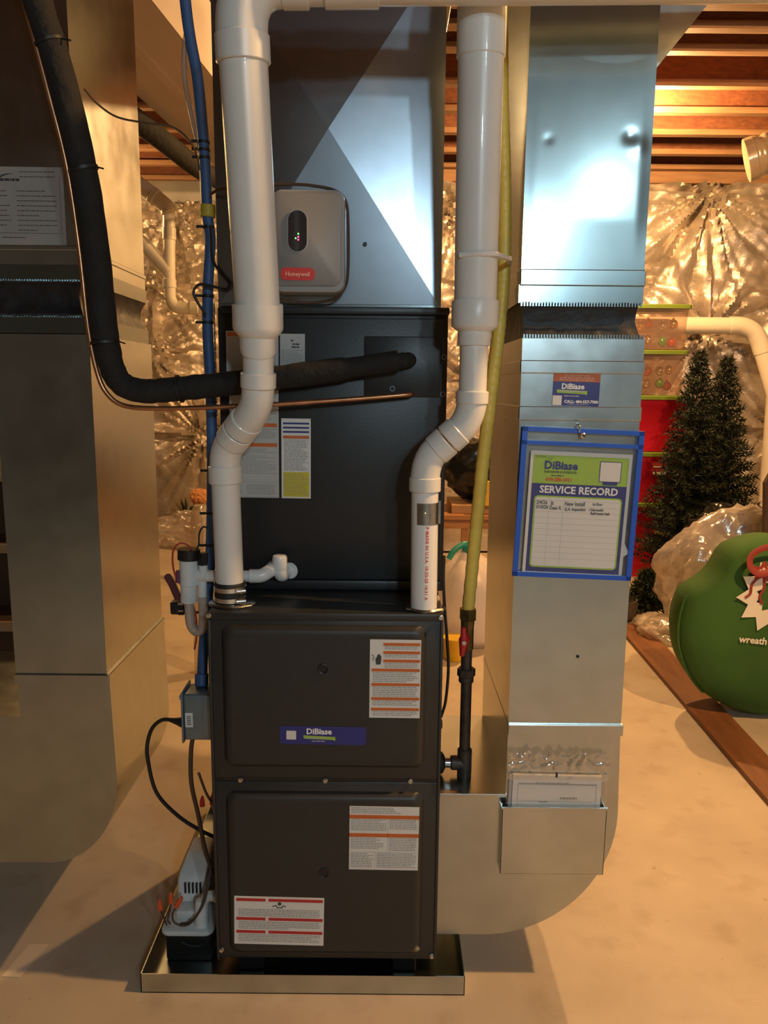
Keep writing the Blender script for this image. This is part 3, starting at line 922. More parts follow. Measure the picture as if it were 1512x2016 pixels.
rec = thing('service_record', (0.43, 1.685, 1.03), 'printed green and navy service record sheet inside the clear pouch', 'paper')
RS = Sheet(0.4305, RY0 - 0.012, 1.161, -2.1, lean=-0.5)
bm = bm_new(); RS.rect(bm, -0.1125, 0.1125, -0.139, 0.139, 0, 0.0004); sh = obj('sheet', bm, 'paper', rec)
a1, a2, a3, a4 = 0.0006, 0.0008, 0.0010, 0.0012
bm = bm_new(); RS.quad(bm, -0.1055, 0.1055, 0.067, 0.130, a1); obj('green_header', bm, 'label_green', sh)
bm = bm_new(); RS.quad(bm, -0.1055, 0.1055, -0.133, 0.067, a1); obj('navy_field', bm, 'label_navy', sh)
bm = bm_new(); RS.poly(bm, rrect(-0.098, 0.098, -0.123, 0.040, 0.009), a1, a2); obj('green_rule', bm, 'label_green', sh)
bm = bm_new(); RS.poly(bm, rrect(-0.0945, 0.0945, -0.1195, 0.0365, 0.006), a1, a3); obj('table_field', bm, 'paper', sh)
bm = bm_new()
for k in range(11):
    v = 0.0305 - 0.0132 * k
    RS.quad(bm, -0.0945, 0.0945, v - 0.0002, v + 0.0002, a4)
for u in (-0.064, -0.032):
    RS.quad(bm, u - 0.0002, u + 0.0002, -0.1195, 0.0365, a4)
obj('table_rules', bm, 'print_grey', sh)
bm = text_bm(RS, 'SERVICE RECORD', 0.0226, 0.0, 0.0465, a2, bold=0.0006, xs=0.98); obj('title_lettering', bm, 'print_white', sh)
bm = text_bm(RS, 'DiBiase', 0.0245, -0.044, 0.1, a2, bold=0.0009); obj('logo_lettering', bm, 'label_navy', sh)
bm = text_bm(RS, '610-285-1011', 0.0105, -0.046, 0.0735, a2, bold=0.0005); obj('phone_lettering', bm, 'print_red', sh)
bm = bm_new(); fine_print(RS, bm, -0.080, -0.008, 0.089, 0.096, a2, pitch=0.008, h=0.005, rag=0.02); obj('green_band', bm, 'lid_green', sh)
bm = bm_new(); fine_print(RS, bm, -0.064, -0.036, 0.0825, 0.0865, a2, pitch=0.008, h=0.0022, rag=0.02); obj('fine_print', bm, 'print_dark', sh)
bm = bm_new(); RS.quad(bm, 0.042, 0.0905, 0.0755, 0.1215, a2); obj('square_border', bm, 'label_navy', sh)
bm = bm_new(); RS.quad(bm, 0.0437, 0.0888, 0.0772, 0.1198, a3); obj('white_square', bm, 'paper', sh)
bm = bm_new(); RS.poly(bm, rrect(0.051, 0.084, 0.069, 0.0765, 0.003), a1, a3); obj('button_shape', bm, 'label_navy', sh)
bm = text_bm(RS, '1st Floor', 0.007, -0.1025, 0.124, a2, align='LEFT')
for t_, u, v, sz in (('2/4/26', -0.0925, 0.0205, 0.0115), ('Jz', -0.060, 0.0205, 0.0115), ('New Install', -0.029, 0.0195, 0.0118), ('1st Floor', 0.032, 0.0225, 0.0075),
                     ('3/10/26', -0.0925, 0.0105, 0.0105), ('Dean R.', -0.062, 0.0095, 0.0100), ('Q.A. Inspection', -0.029, 0.0085, 0.0090), ('/ Diagnostic', 0.026, 0.0095, 0.0080), ('Refrigerant leak', 0.030, 0.0015, 0.0080)):
    text_bm(RS, t_, sz * 1.05, u, v, a4, align='LEFT', bm=bm, rot=1.0, bold=0.0003, xs=0.8)
obj('handwriting', bm, 'print_dark', sh)
bm = bm_new(); RS.poly(bm, [(0.1, -0.10), (0.1245, -0.083), (0.1125, -0.06)], -0.0004, -0.0001); obj('folded_corner', bm, 'paper', sh)

# ---- bagged manual in the pocket
man = thing('furnace_manual', (0.41, 1.69, 0.295), 'white furnace manual in a clear plastic bag in the metal pocket', 'booklet')
MS = Sheet(0.413, RY0 - 0.010, 0.415, -0.8)
bm = bm_new(); MS.rect(bm, -0.104, 0.106, -0.115, 0.120, -0.005, 0.004); bk = obj('booklet', bm, 'paper', man)
bm = bm_new(); MS.rect(bm, -0.112, -0.1045, -0.115, 0.117, -0.006, 0.0); obj('inner_pages', bm, 'paper_grey', man)
bm = bm_new()
for u0, u1, v0, v1 in ((-0.090, 0.094, 0.0975, 0.1005), (-0.0915, -0.0905, 0.03, 0.1005), (0.094, 0.095, 0.03, 0.1005), (-0.04, -0.02, 0.052, 0.055)):
    MS.quad(bm, u0, u1, v0, v1, 0.0044)
fine_print(MS, bm, -0.05, 0.03, 0.100, 0.103, 0.0044, pitch=0.006, h=0.002)
fine_print(MS, bm, -0.0865, 0.09, 0.0515, 0.056, 0.0044, pitch=0.006, h=0.001)
fine_print(MS, bm, 0.01, 0.05, 0.0595, 0.0665, 0.0044, pitch=0.0095, h=0.005, rag=0)
obj('cover_print', bm, 'print_grey', bk)
bm = bm_new(); MS.quad(bm, -0.005, 0.0005, 0.118, 0.131, 0.0072); obj('bag_mark', bm, 'print_dark', man)
# crinkled bag: a thin loose shell round the booklet and a gathered flap above it
def bag_skin(v0, v1, nu, nv, side, crumple, seed):
    bm = bm_new()
    g = []
    for j in range(nv + 1):
        row = []
        for i in range(nu + 1):
            u = -0.118 + 0.240 * i / nu
            top = v1 + (0.016 * noise.noise(Vector((i * 0.30, 3.0, seed))) if crumple else 0)
            v = v0 + (top - v0) * j / nv
            k = (v - v0) / 0.05 if crumple else 0.0
            d = 0.0066 if side else -0.0068
            if crumple:
                d = d * (1 - 0.4 * min(k, 1)) + 0.0065 * min(k, 1) * (abs(noise.noise(Vector((u * 45, v * 45, seed)))) * 2.0 - 0.3) + 0.002 * noise.noise(Vector((u * 120, v * 120, seed)))
            row.append(bm.verts.new(MS.p(u, v, max(-0.0085, min(d, 0.0125)))))
        g.append(row)
    for j in range(nv):
        for i in range(nu):
            bm.faces.new((g[j][i], g[j][i + 1], g[j + 1][i + 1], g[j + 1][i]))
    return bm
for side in (0, 1):
    obj('plastic_bag', bag_skin(-0.118, 0.122, 12, 12, side, False, side), 'manual_film', man, True)
obj('bag_flap', bag_skin(0.110, 0.178, 60, 24, 1, True, 2.0), 'flap_film', man, True, angle=30)

# ---- return duct at the left
ld = thing('return_duct', (-0.84, 2.15, 0.155), 'dim galvanised return duct with paper certificate and black refrigerant line in front', 'duct')
LX0, LX1, LY0, LY1 = -0.955, -0.722, 1.902, 2.40
bm = bm_new(); box(bm, LX0 - 0.15, LX1 - 0.008, LY0, LY1, 1.762, 3.0); obj('upper_duct', bm, 'galv', ld)
for x0, x1, z0, z1 in ((LX0 - 0.15, LX1 - 0.004, 1.752, 1.764), ):
    bm = bm_new(); box(bm, x0, x1, LY0 - 0.006, LY1 + 0.004, z0, z1, 0.002); obj('slip_band', bm, 'galv', ld)
bm = bm_new(); box(bm, LX0 - 0.15, LX1 - 0.007, LY0 - 0.003, LY1, 1.720, 1.753); obj('lower_band', bm, 'galv', ld)
bm = bm_new(); box(bm, LX0 - 0.15, LX1 - 0.005, LY0, LY1, 1.682, 1.721); obj('collar', bm, 'galv_bright', ld)
bm = bm_new()
loops = []
for k in range(9):
    t = k / 8
    z = 1.600 + 0.085 * t
    ins = 0.014 * math.sin(PI * t)
    x0, x1, y0, y1 = LX0 - 0.14 + ins, LX1 - 0.006 - ins, LY0 + ins, LY1 - ins
    M = 16
    lp = [(x0 + (x1 - x0) * i / M, y0 + 0.004 * noise.noise(Vector((i * 0.7, t * 4, 2))), z) for i in range(M)]
    lp += [(x1 + 0.004 * noise.noise(Vector((i * 0.7, t * 4, 9))), y0 + (y1 - y0) * i / M, z) for i in range(M)]
    lp += [(x1 - (x1 - x0) * i / M, y1, z) for i in range(M)]
    lp += [(x0, y1 - (y1 - y0) * i / M, z) for i in range(M)]
    loops.append(lp)
loft(bm, loops)
obj('canvas_connector', bm, 'canvas', ld, True)
bm = bm_new(); ribbon_teeth(bm, -1.1, LX1 - 0.006, 1.678, 1.686, LY0 - 0.002, 58); obj('crimp_teeth', bm, 'galv_bright', ld, kind='stuff')
bm = bm_new(); ribbon_teeth(bm, -1.1, LX1 - 0.004, 1.598, 1.606, LY0 - 0.002, 58); obj('crimp_teeth', bm, 'galv_bright', ld, kind='stuff')
bm = bm_new(); box(bm, LX0 - 0.145, LX1 - 0.003, LY0, LY1, 1.558, 1.602); obj('collar', bm, 'galv_bright', ld)
bm = bm_new(); box(bm, LX0, LX1 + 0.004, LY0, LY1, 0.690, 1.560); obj('lower_duct', bm, 'galv', ld)
bm = bm_new(); box(bm, LX0 - 0.003, LX1 + 0.012, LY0 - 0.006, LY1 + 0.004, 0.668, 0.694, 0.002); obj('slip_band', bm, 'galv', ld)
bm = bm_new()
prism(bm, boot_poly(-0.706, 0.40, -0.90, 0.155, -1.30, 0.575, -0.952, top=0.672), LY0, LY1)
obj('boot', bm, 'galv', ld, True, angle=25)
# paper certificate on the left duct
s = Sheet(-0.852, LY0, 1.852, -0.3)
bm = bm_new(); s.rect(bm, -0.10, 0.092, -0.088, 0.088, 0, 0.0006); lb = obj('certificate', bm, 'paper_dim', ld, label='grey paper certificate with black arc logo')
bm = bm_new()
for k in range(14):
    a0, a1_ = R(195 - 9 * k), R(195 - 9 * (k + 1))
    w0 = 0.0042 * math.sin(PI * (14 - k) / 18)
    w1 = 0.0042 * math.sin(PI * (13 - k) / 18)
    cu, cv_, ra, rb = -0.034, 0.056, 0.030, 0.017
    s.poly(bm, [(cu + ra * math.cos(a0), cv_ + rb * math.sin(a0)), (cu + ra * math.cos(a1_), cv_ + rb * math.sin(a1_)), (cu + (ra - w1) * math.cos(a1_), cv_ + (rb - w1) * math.sin(a1_)), (cu + (ra - w0) * math.cos(a0), cv_ + (rb - w0) * math.sin(a0))], 0, T1)
fine_print(s, bm, -0.058, -0.008, 0.052, 0.062, T1, pitch=0.012, h=0.006, rag=0.02)
obj('logo_print', bm, 'print_dark', lb)
bm = bm_new()
for u0, u1, v0, v1 in ((-0.01, 0.075, 0.058, 0.078), (-0.09, -0.035, -0.045, 0.035), (-0.02, 0.075, -0.055, 0.035), (-0.06, 0.02, -0.08, -0.07)):
    fine_print(s, bm, u0, u1, v0, v1, T1, pitch=0.011, h=0.0016, rag=0.6)
for u0, u1, v0, v1 in ((-0.1, 0.083, -0.061, -0.0603), (0.0825, 0.0832, -0.061, 0.07)):
    s.quad(bm, u0, u1, v0, v1, T1)
obj('fine_print', bm, 'stair_dark', lb)

# ================================================================== VENT PIPES (PVC)
def elbow_run(parent, pts, r, m):
    bm = bm_new(); tube(bm, spline(pts, 8), r, n=28); return obj('elbow', bm, m, parent, True)
def hub(parent, p0, p1, r, m='pvc', name='hub'):
    bm = bm_new(); collar(bm, p0, p1, r, 0.002); return obj(name, bm, m, parent, True)
def lerp(a, b_, t):
    return tuple(a[i] + (b_[i] - a[i]) * t for i in range(3))

vp = thing('exhaust_vent_pipe', (-0.353, 1.715, 0.943), 'white exhaust vent pipe with reducer and hose clamp left on furnace', 'pipe')
bm = bm_new(); tube(bm, [(-0.353, 1.715, 0.975), (-0.357, 1.713, 1.24)], 0.0318, n=28); obj('pipe', bm, 'pvc', vp, True)
hub(vp, (-0.357, 1.713, 1.222), (-0.3575, 1.712, 1.262), 0.0372)
elbow_run(vp, [(-0.357, 1.713, 1.24), (-0.3565, 1.711, 1.268), (-0.352, 1.706, 1.292), (-0.340, 1.697, 1.315), (-0.322, 1.682, 1.336)], 0.0342, 'pvc')
hub(vp, (-0.338, 1.695, 1.318), (-0.318, 1.678, 1.341), 0.0375)
hub(vp, (-0.316, 1.6765, 1.343), (-0.296, 1.659, 1.366), 0.0375)
elbow_run(vp, [(-0.310, 1.672, 1.350), (-0.288, 1.652, 1.374), (-0.273, 1.638, 1.400), (-0.267, 1.630, 1.425), (-0.266, 1.6265, 1.45)], 0.0342, 'pvc')
hub(vp, (-0.2655, 1.626, 1.434), (-0.264, 1.622, 1.466), 0.0372)
bm = bm_new(); tube(bm, [(-0.264, 1.623, 1.45), (-0.262, 1.615, 1.53)], 0.0318, n=28); obj('pipe', bm, 'pvc', vp, True)
bm = bm_new(); tube(bm, [(-0.2625, 1.617, 1.508), (-0.2622, 1.6155, 1.511), (-0.2615, 1.613, 1.536), (-0.261, 1.611, 1.551), (-0.261, 1.610, 1.556), (-0.2605, 1.607, 1.600), (-0.2605, 1.6065, 1.603)], 0.05, n=28, radii=[0.036, 0.0375, 0.0375, 0.0500, 0.0515, 0.0515, 0.050]); obj('reducer', bm, 'pvc', vp, True)
bm = bm_new(); tube(bm, [(-0.2605, 1.608, 1.59), (-0.268, 1.532, 2.06)], 0.0452, n=32); obj('pipe', bm, 'pvc', vp, True)
hub(vp, (-0.2675, 1.537, 2.028), (-0.268, 1.531, 2.075), 0.0505)
elbow_run(vp, [(-0.268, 1.532, 2.06), (-0.268, 1.530, 2.09), (-0.264, 1.529, 2.118), (-0.250, 1.529, 2.145), (-0.226, 1.529, 2.163), (-0.195, 1.530, 2.170), (-0.16, 1.530, 2.171)], 0.0478, 'pvc')
hub(vp, (-0.195, 1.530, 2.170), (-0.146, 1.531, 2.171), 0.0505)
bm = bm_new(); tube(bm, [(-0.16, 1.531, 2.171), (0.95, 1.556, 2.198)], 0.0452, n=32); obj('pipe', bm, 'pvc', vp, True)
hub(vp, (-0.118, 1.532, 2.172), (-0.018, 1.534, 2.1745), 0.0500, name='coupling')
# rubber coupling with two band clamps and flange
bm = bm_new(); tube(bm, [(-0.353, 1.715, 0.948), (-0.353, 1.715, 0.950), (-0.353, 1.715, 0.990), (-0.353, 1.715, 0.994)], 0.037, n=28, radii=[0.034, 0.036, 0.036, 0.034]); rc = obj('rubber_coupling', bm, 'rubber', vp, True)
for z in (0.956, 0.980):
    bm = bm_new(); collar(bm, (-0.353, 1.715, z - 0.0055), (-0.353, 1.715, z + 0.0055), 0.0372, 0.0006); bc = obj('band_clamp', bm, 'chrome_part', rc, True)
    bm = bm_new(); tube(bm, [(-0.333, 1.681, z), (-0.313, 1.688, z)], 0.0058, n=10); obj('clamp_screw', bm, 'chrome_part', rc, True)
bm = bm_new()
N = 36
loft(bm, [[(-0.348 + (r + 0.008 * (1 if abs(math.cos(2 * PI * k / N)) > 0.8 else 0)) * math.cos(2 * PI * k / N), 1.715 + r * math.sin(2 * PI * k / N), z) for k in range(N)] for r, z in ((0.046, 0.9412), (0.047, 0.944), (0.045, 0.9465), (0.036, 0.9485))])
obj('base_flange', bm, 'steel', vp, True)

ip = thing('intake_vent_pipe', (0.091, 1.685, 0.943), 'white intake vent pipe with metal strap and red print right on furnace', 'pipe')
bm = bm_new(); tube(bm, [(0.092, 1.685, 0.947), (0.090, 1.685, 1.23)], 0.0300, n=28); obj('pipe', bm, 'pvc_bright', ip, True)
hub(ip, (0.090, 1.685, 1.211), (0.090, 1.685, 1.243), 0.0352)
elbow_run(ip, [(0.090, 1.685, 1.225), (0.091, 1.6849, 1.252), (0.097, 1.684, 1.278), (0.110, 1.683, 1.300), (0.130, 1.681, 1.318)], 0.0325, 'pvc')
hub(ip, (0.112, 1.6828, 1.3015), (0.137, 1.680, 1.3245), 0.0355)
hub(ip, (0.139, 1.680, 1.3265), (0.162, 1.678, 1.3475), 0.0355)
elbow_run(ip, [(0.145, 1.679, 1.332), (0.168, 1.677, 1.354), (0.181, 1.676, 1.377), (0.187, 1.675, 1.400), (0.188, 1.6745, 1.425)], 0.0325, 'pvc')
hub(ip, (0.188, 1.6745, 1.404), (0.1885, 1.674, 1.432), 0.0352)
bm = bm_new(); tube(bm, [(0.1885, 1.674, 1.42), (0.189, 1.672, 1.55)], 0.0300, n=28); obj('pipe', bm, 'pvc', ip, True)
bm = bm_new(); tube(bm, [(0.1885, 1.673, 1.527), (0.1885, 1.673, 1.530), (0.189, 1.672, 1.556), (0.189, 1.672, 1.566), (0.189, 1.6715, 1.570), (0.189, 1.671, 1.617), (0.189, 1.671, 1.620)], 0.05, n=28, radii=[0.0345, 0.0355, 0.0355, 0.0490, 0.0500, 0.0500, 0.0485]); obj('reducer', bm, 'pvc', ip, True)
bm = bm_new(); tube(bm, [(0.189, 1.671, 1.60), (0.180, 1.615, 2.16)], 0.0448, n=32); obj('pipe', bm, 'pvc', ip, True)
hub(ip, (0.1815, 1.624, 2.075), (0.180, 1.612, 2.19), 0.0478)
elbow_run(ip, [(0.180, 1.614, 2.17), (0.180, 1.613, 2.23), (0.180, 1.63, 2.27), (0.180, 1.68, 2.30), (0.180, 1.78, 2.31)], 0.0475, 'pvc')
bm = bm_new(); tube(bm, [(0.092, 1.685, 1.140), (0.0915, 1.685, 1.188)], 0.0308, n=28, cap=False); pt = obj('foil_strap', bm, 'steel', ip, True)
bm = bm_new(); box(bm, 0.1185, 0.1255, 1.676, 1.678, 1.140, 1.192); obj('strap_tail', bm, 'steel', pt)
bm = bm_new(); collar(bm, (0.088, 1.656, 1.165), (0.088, 1.651, 1.165), 0.0042, 0.001, 12); obj('strap_screw', bm, 'chrome_part', pt, True)
bm = bm_new()
loft(bm, [[(0.095 + (r + 0.010 * (1 if abs(math.cos(2 * PI * k / 36)) > 0.8 else 0)) * math.cos(2 * PI * k / 36), 1.685 + r * 0.95 * math.sin(2 * PI * k / 36), z) for k in range(36)] for r, z in ((0.036, 0.9412), (0.037, 0.944), (0.034, 0.948))])
obj('base_flange', bm, 'steel', ip, True)
# red print running down the pipe, wrapped on its face
s = Sheet(0.0, 0.0, 0.0)
tb = text_bm(s, 'P MADE IN U.S.A. 10-23-25 16:31 A', 0.0100, 0, 0, 0, align='LEFT', space=1.1, bold=0.0003)
for v in tb.verts:
    u_, h_ = v.co.x, v.co.z
    th = (h_ + 0.001) / 0.0302
    v.co = Vector((0.0912 + 0.0303 * math.sin(th), 1.685 - 0.0303 * math.cos(th), 1.136 - u_))
obj('printed_text', tb, 'print_red', ip)
# white clip holding the yellow tube
bm = bm_new(); tube(bm, spline([(0.235, 1.66, 1.708), (0.222, 1.625, 1.708), (0.187, 1.615, 1.707), (0.150, 1.63, 1.706)]), 0.006, n=8); tube(bm, [(0.222, 1.63, 1.708), (0.262, 1.70, 1.711), (0.272, 1.76, 1.712)], 0.006, n=8)
obj('pipe_clip', bm, 'pvc_bright', ip, True)

# ================================================================== GAS LINE
gl = thing('gas_line', (0.207, 1.80, 0.37), 'yellow gas tube with black iron drip leg between furnace and return duct', 'gas pipe')
yp = [(0.236, 1.80, 2.42), (0.246, 1.79, 2.10), (0.258, 1.785, 1.90), (0.263, 1.78, 1.72), (0.257, 1.78, 1.58), (0.243, 1.78, 1.43), (0.226, 1.785, 1.22), (0.206, 1.80, 0.905)]
sp = spline(yp, 40)
bm = bm_new(); tube(bm, sp, 0.0152, n=18, radii=[0.0152 + 0.0005 * math.sin(i * 1.3) for i in range(len(sp))]); obj('yellow_tube', bm, 'yellow_jacket', gl, True, angle=80)
def seg(name, z0, z1, r, m, n=20, x=0.206, y=1.80, lip=0.0015):
    bm = bm_new(); collar(bm, (x, y, z0), (x, y, z1), r, lip, n); return obj(name, bm, m, gl, True)
seg('brass_nut', 0.882, 0.910, 0.0215, 'brass', 6)
seg('brass_nut', 0.868, 0.884, 0.0165, 'brass', 8)
vb = seg('valve_body', 0.806, 0.870, 0.0160, 'brass', 8, 0.2055)
bm = bm_new(); collar(bm, (0.200, 1.790, 0.838), (0.194, 1.770, 0.838), 0.0125, 0.002, 20); obj('valve_stem', bm, 'red_plastic', vb, True)
bm = bm_new(); tube(bm, [(0.193, 1.768, 0.872), (0.194, 1.767, 0.852), (0.1935, 1.766, 0.838), (0.1925, 1.767, 0.820), (0.191, 1.768, 0.802)], 0.008, n=10, radii=[0.006, 0.0085, 0.0115, 0.009, 0.006]); obj('valve_handle', bm, 'red_plastic', vb, True, label='red valve handle')
bm = bm_new(); tube(bm, [(0.1935, 1.757, 0.838), (0.1935, 1.752, 0.838)], 0.0055, n=8); obj('handle_nut', bm, 'steel', vb, True)
seg('iron_pipe', 0.75, 0.812, 0.0135, 'black_iron', 18, 0.2055)
seg('pipe_union', 0.738, 0.758, 0.0225, 'black_iron', 8, 0.206, lip=0.002)
seg('pipe_union', 0.722, 0.740, 0.0185, 'black_iron', 18, 0.206, lip=0.002)
seg('iron_pipe', 0.54, 0.724, 0.0135, 'black_iron', 18, 0.207)
tee = seg('tee_fitting', 0.470, 0.548, 0.0180, 'black_iron', 18, 0.2075, lip=0.003)
bm = bm_new(); collar(bm, (0.2075, 1.80, 0.509), (0.172, 1.80, 0.509), 0.0180, 0.003, 18); obj('tee_branch', bm, 'black_iron', tee, True)
bm = bm_new(); tube(bm, [(0.176, 1.80, 0.509), (0.1375, 1.80, 0.509)], 0.0125, n=16); obj('nipple', bm, 'steel', gl, True)
bm = bm_new(); tube(bm, [(0.1585, 1.80, 0.509), (0.152, 1.80, 0.509), (0.146, 1.80, 0.509), (0.140, 1.80, 0.509)], 0.02, n=18, radii=[0.015, 0.026, 0.028, 0.018]); obj('pipe_grommet', bm, 'rubber', gl, True)
seg('iron_pipe', 0.405, 0.475, 0.0135, 'black_iron', 18, 0.208)
seg('pipe_cap', 0.372, 0.426, 0.0170, 'black_iron', 8, 0.208, lip=0.006)

# ================================================================== ZONE / HUMIDITY CONTROLLER ON THE PLENUM
hb = thing('wall_controller', (-0.172, 1.82, 1.648), 'grey rounded controller box with red badge on the plenum', 'controller')
HX0, HX1, HZ0, HZ1, HY = -0.256, -0.092, 1.646, 1.868, 1.778
bm = bm_new()
loft(bm, [[(x, y, z) for x, z in rrect(HX0 + i_, HX1 - i_, HZ0 + i_, HZ1 - i_, 0.024)] for y, i_ in ((1.832, 0.0), (HY + 0.012, 0.0), (HY + 0.004, 0.002), (HY, 0.008))])
obj('housing', bm, 'honey_rim', hb, True)
bm = bm_new()
loft(bm, [[(x, y, z) for x, z in rrect(HX0 + i_, HX1 - 0.007 - i_, HZ0 + 0.014 + i_, HZ1 - 0.007 - i_, 0.02)] for y, i_ in ((HY + 0.002, 0.0), (HY - 0.003, 0.0), (HY - 0.005, 0.003))])
cov = obj('front_cover', bm, 'honey_grey', hb, True)
s = Sheet(-0.1965, HY - 0.005, 1.777, -0.4)
bm = bm_new(); s.poly(bm, rrect(-0.0225, 0.0225, -0.0455, 0.0455, 0.0222, 8), 0, 0.0018); obj('window_rim', bm, 'honey_rim', cov)
bm = bm_new(); s.poly(bm, rrect(-0.0205, 0.0205, -0.0435, 0.0435, 0.0203, 8), 0, 0.0026); dw = obj('display_window', bm, 'display_dark', cov)
for u, v, m in ((0.002, -0.006, 'led_green'), (0.002, -0.0125, 'led_red'), (-0.004, -0.0155, 'led_green'), (0.002, -0.0185, 'led_red')):
    bm = bm_new(); s.poly(bm, [(u + 0.0017 * math.cos(2 * PI * k / 10), v + 0.0017 * math.sin(2 * PI * k / 10)) for k in range(10)], 0.002, 0.0032); obj('indicator_light', bm, m, cov)
s = Sheet(-0.197, HY - 0.005, 1.6855, -0.6)
bm = bm_new(); s.poly(bm, rrect(-0.0385, 0.0385, -0.0135, 0.0135, 0.0115, 8), 0, 0.0015); bd = obj('badge', bm, 'badge_red', cov, label='red rounded badge')
bm = text_bm(s, 'Honeywell', 0.0135, 0, -0.0045, 0.002, bold=0.0003, xs=0.95); obj('badge_lettering', bm, 'print_orange', cov)
bm = bm_new(); tube(bm, spline([(-0.40, 1.835, 1.868), (-0.37, 1.81, 1.872), (-0.30, 1.795, 1.877), (-0.205, 1.79, 1.879), (-0.16, 1.79, 1.876), (-0.115, 1.795, 1.868), (-0.092, 1.80, 1.848), (-0.086, 1.80, 1.80), (-0.086, 1.80, 1.70), (-0.094, 1.80, 1.66), (-0.12, 1.81, 1.636), (-0.17, 1.82, 1.629), (-0.25, 1.825, 1.633), (-0.33, 1.83, 1.64)]), 0.0034, n=8)
obj('control_cable', bm, 'brown_wire', hb, True)

# ================================================================== REFRIGERANT LINES
il = thing('suction_line', (-0.6, 1.77, 1.43), 'thick black foam insulated refrigerant line bending into the coil cabinet', 'pipe')
ip_ = [(-0.735, 1.705, 2.33), (-0.718, 1.715, 2.215), (-0.684, 1.73, 2.075), (-0.652, 1.74, 1.897), (-0.636, 1.75, 1.721), (-0.628, 1.755, 1.56), (-0.616, 1.76, 1.475), (-0.592, 1.76, 1.438), (-0.55, 1.762, 1.425), (-0.504, 1.764, 1.427), (-0.42, 1.768, 1.436), (-0.366, 1.775, 1.442), (-0.252, 1.785, 1.457), (-0.10, 1.793, 1.478), (0.02, 1.795, 1.496), (0.05, 1.81, 1.500), (0.056, 1.835, 1.501)]
sp = spline(ip_, 10)
bm = bm_new(); tube(bm, sp, 0.030, n=20, radii=[(0.0295 if q.z > 1.5 and q.x < -0.5 else 0.0275 if q.x < -0.1 else 0.024 if q.x < 0.03 else 0.018) + 0.0018 * noise.noise(Vector((i * 0.35, 0, 0))) for i, q in enumerate(sp)]); obj('foam_insulation', bm, 'black_foam', il, True, angle=80)
bm = bm_new(); collar(bm, (0.0, 1.80, 1.508), (0.03, 1.80, 1.513), 0.010, 0.002, 14); obj('copper_stub', bm, 'copper', il, True)
for p, q in (((-0.652, 1.74, 1.897), (-0.650, 1.741, 1.889)), ((-0.628, 1.755, 1.535), (-0.6275, 1.755, 1.528)), ((-0.70, 1.722, 2.14), (-0.698, 1.723, 2.133)), ((-0.47, 1.766, 1.430), (-0.464, 1.766, 1.431))):
    bm = bm_new(); collar(bm, p, q, 0.0318, 0.0006, 24); zt = obj('zip_tie', bm, 'cable_black', il, True)
    bm = bm_new(); tube(bm, [(p[0] + 0.03, p[1] - 0.01, p[2]), (p[0] + 0.05, p[1] - 0.016, p[2] - 0.006)], 0.0018, n=6); obj('tie_tail', bm, 'cable_black', zt)
cl = thing('liquid_line', (-0.3, 1.77, 1.38), 'thin bare copper refrigerant line running below the insulated one', 'pipe')
bm = bm_new(); tube(bm, spline([(-0.765, 1.70, 2.33), (-0.744, 1.71, 2.215), (-0.710, 1.722, 2.045), (-0.684, 1.735, 1.897), (-0.668, 1.74, 1.721), (-0.660, 1.745, 1.56), (-0.646, 1.75, 1.462), (-0.625, 1.752, 1.415), (-0.588, 1.755, 1.391), (-0.506, 1.758, 1.386), (-0.367, 1.763, 1.391), (-0.253, 1.772, 1.397), (-0.068, 1.785, 1.411), (0.045, 1.795, 1.421), (0.062, 1.81, 1.423), (0.066, 1.835, 1.424)], 10), 0.0056, n=12); obj('copper_tube', bm, 'copper', cl, True)

# ================================================================== BLUE CONDUIT, TUBES AND WIRES LEFT OF THE EQUIPMENT
bc = thing('wiring_conduit', (-0.433, 1.76, 0.715), 'blue wiring conduit tied with black straps left of the furnace', 'conduit')
cpts = [(-0.458, 1.86, 2.40), (-0.450, 1.86, 2.277), (-0.442, 1.86, 2.205), (-0.428, 1.86, 2.121), (-0.420, 1.86, 2.015), (-0.416, 1.86, 1.928), (-0.414, 1.86, 1.829), (-0.409, 1.86, 1.773), (-0.416, 1.855, 1.671), (-0.421, 1.86, 1.567), (-0.418, 1.86, 1.437), (-0.419, 1.86, 1.266), (-0.427, 1.86, 1.066), (-0.440, 1.86, 0.90), (-0.444, 1.82, 0.80), (-0.440, 1.775, 0.718)]
bm = bm_new(); tube(bm, spline(cpts, 8), 0.0125, n=14); obj('blue_tube', bm, 'blue_conduit', bc, True)
for x, y, z in ((-0.418, 1.86, 1.985), (-0.4175, 1.86, 1.968), (-0.4172, 1.86, 1.951), (-0.412, 1.86, 1.80), (-0.4165, 1.853, 1.645), (-0.420, 1.859, 1.585), (-0.420, 1.86, 1.235), (-0.4245, 1.86, 1.13), (-0.428, 1.86, 1.05), (-0.440, 1.857, 0.88)):
    bm = bm_new(); collar(bm, (x, y, z - 0.003), (x, y, z + 0.003), 0.0142, 0.0008, 16); zt = obj('strap', bm, 'cable_black', bc, True)
    bm = bm_new(); box(bm, x - 0.026, x - 0.012, y - 0.012, y - 0.008, z - 0.003, z + 0.003); obj('strap_tail', bm, 'cable_black', zt)
bm = bm_new(); collar(bm, (-0.4135, 1.86, 1.822), (-0.4120, 1.86, 1.850), 0.0175, 0.002, 16); obj('yellow_tape', bm, 'yellow_tape', bc, True)
bm = bm_new(); collar(bm, (-0.4405, 1.775, 0.716), (-0.4415, 1.783, 0.745), 0.0165, 0.002, 16); obj('connector', bm, 'blue_conduit', bc, True)
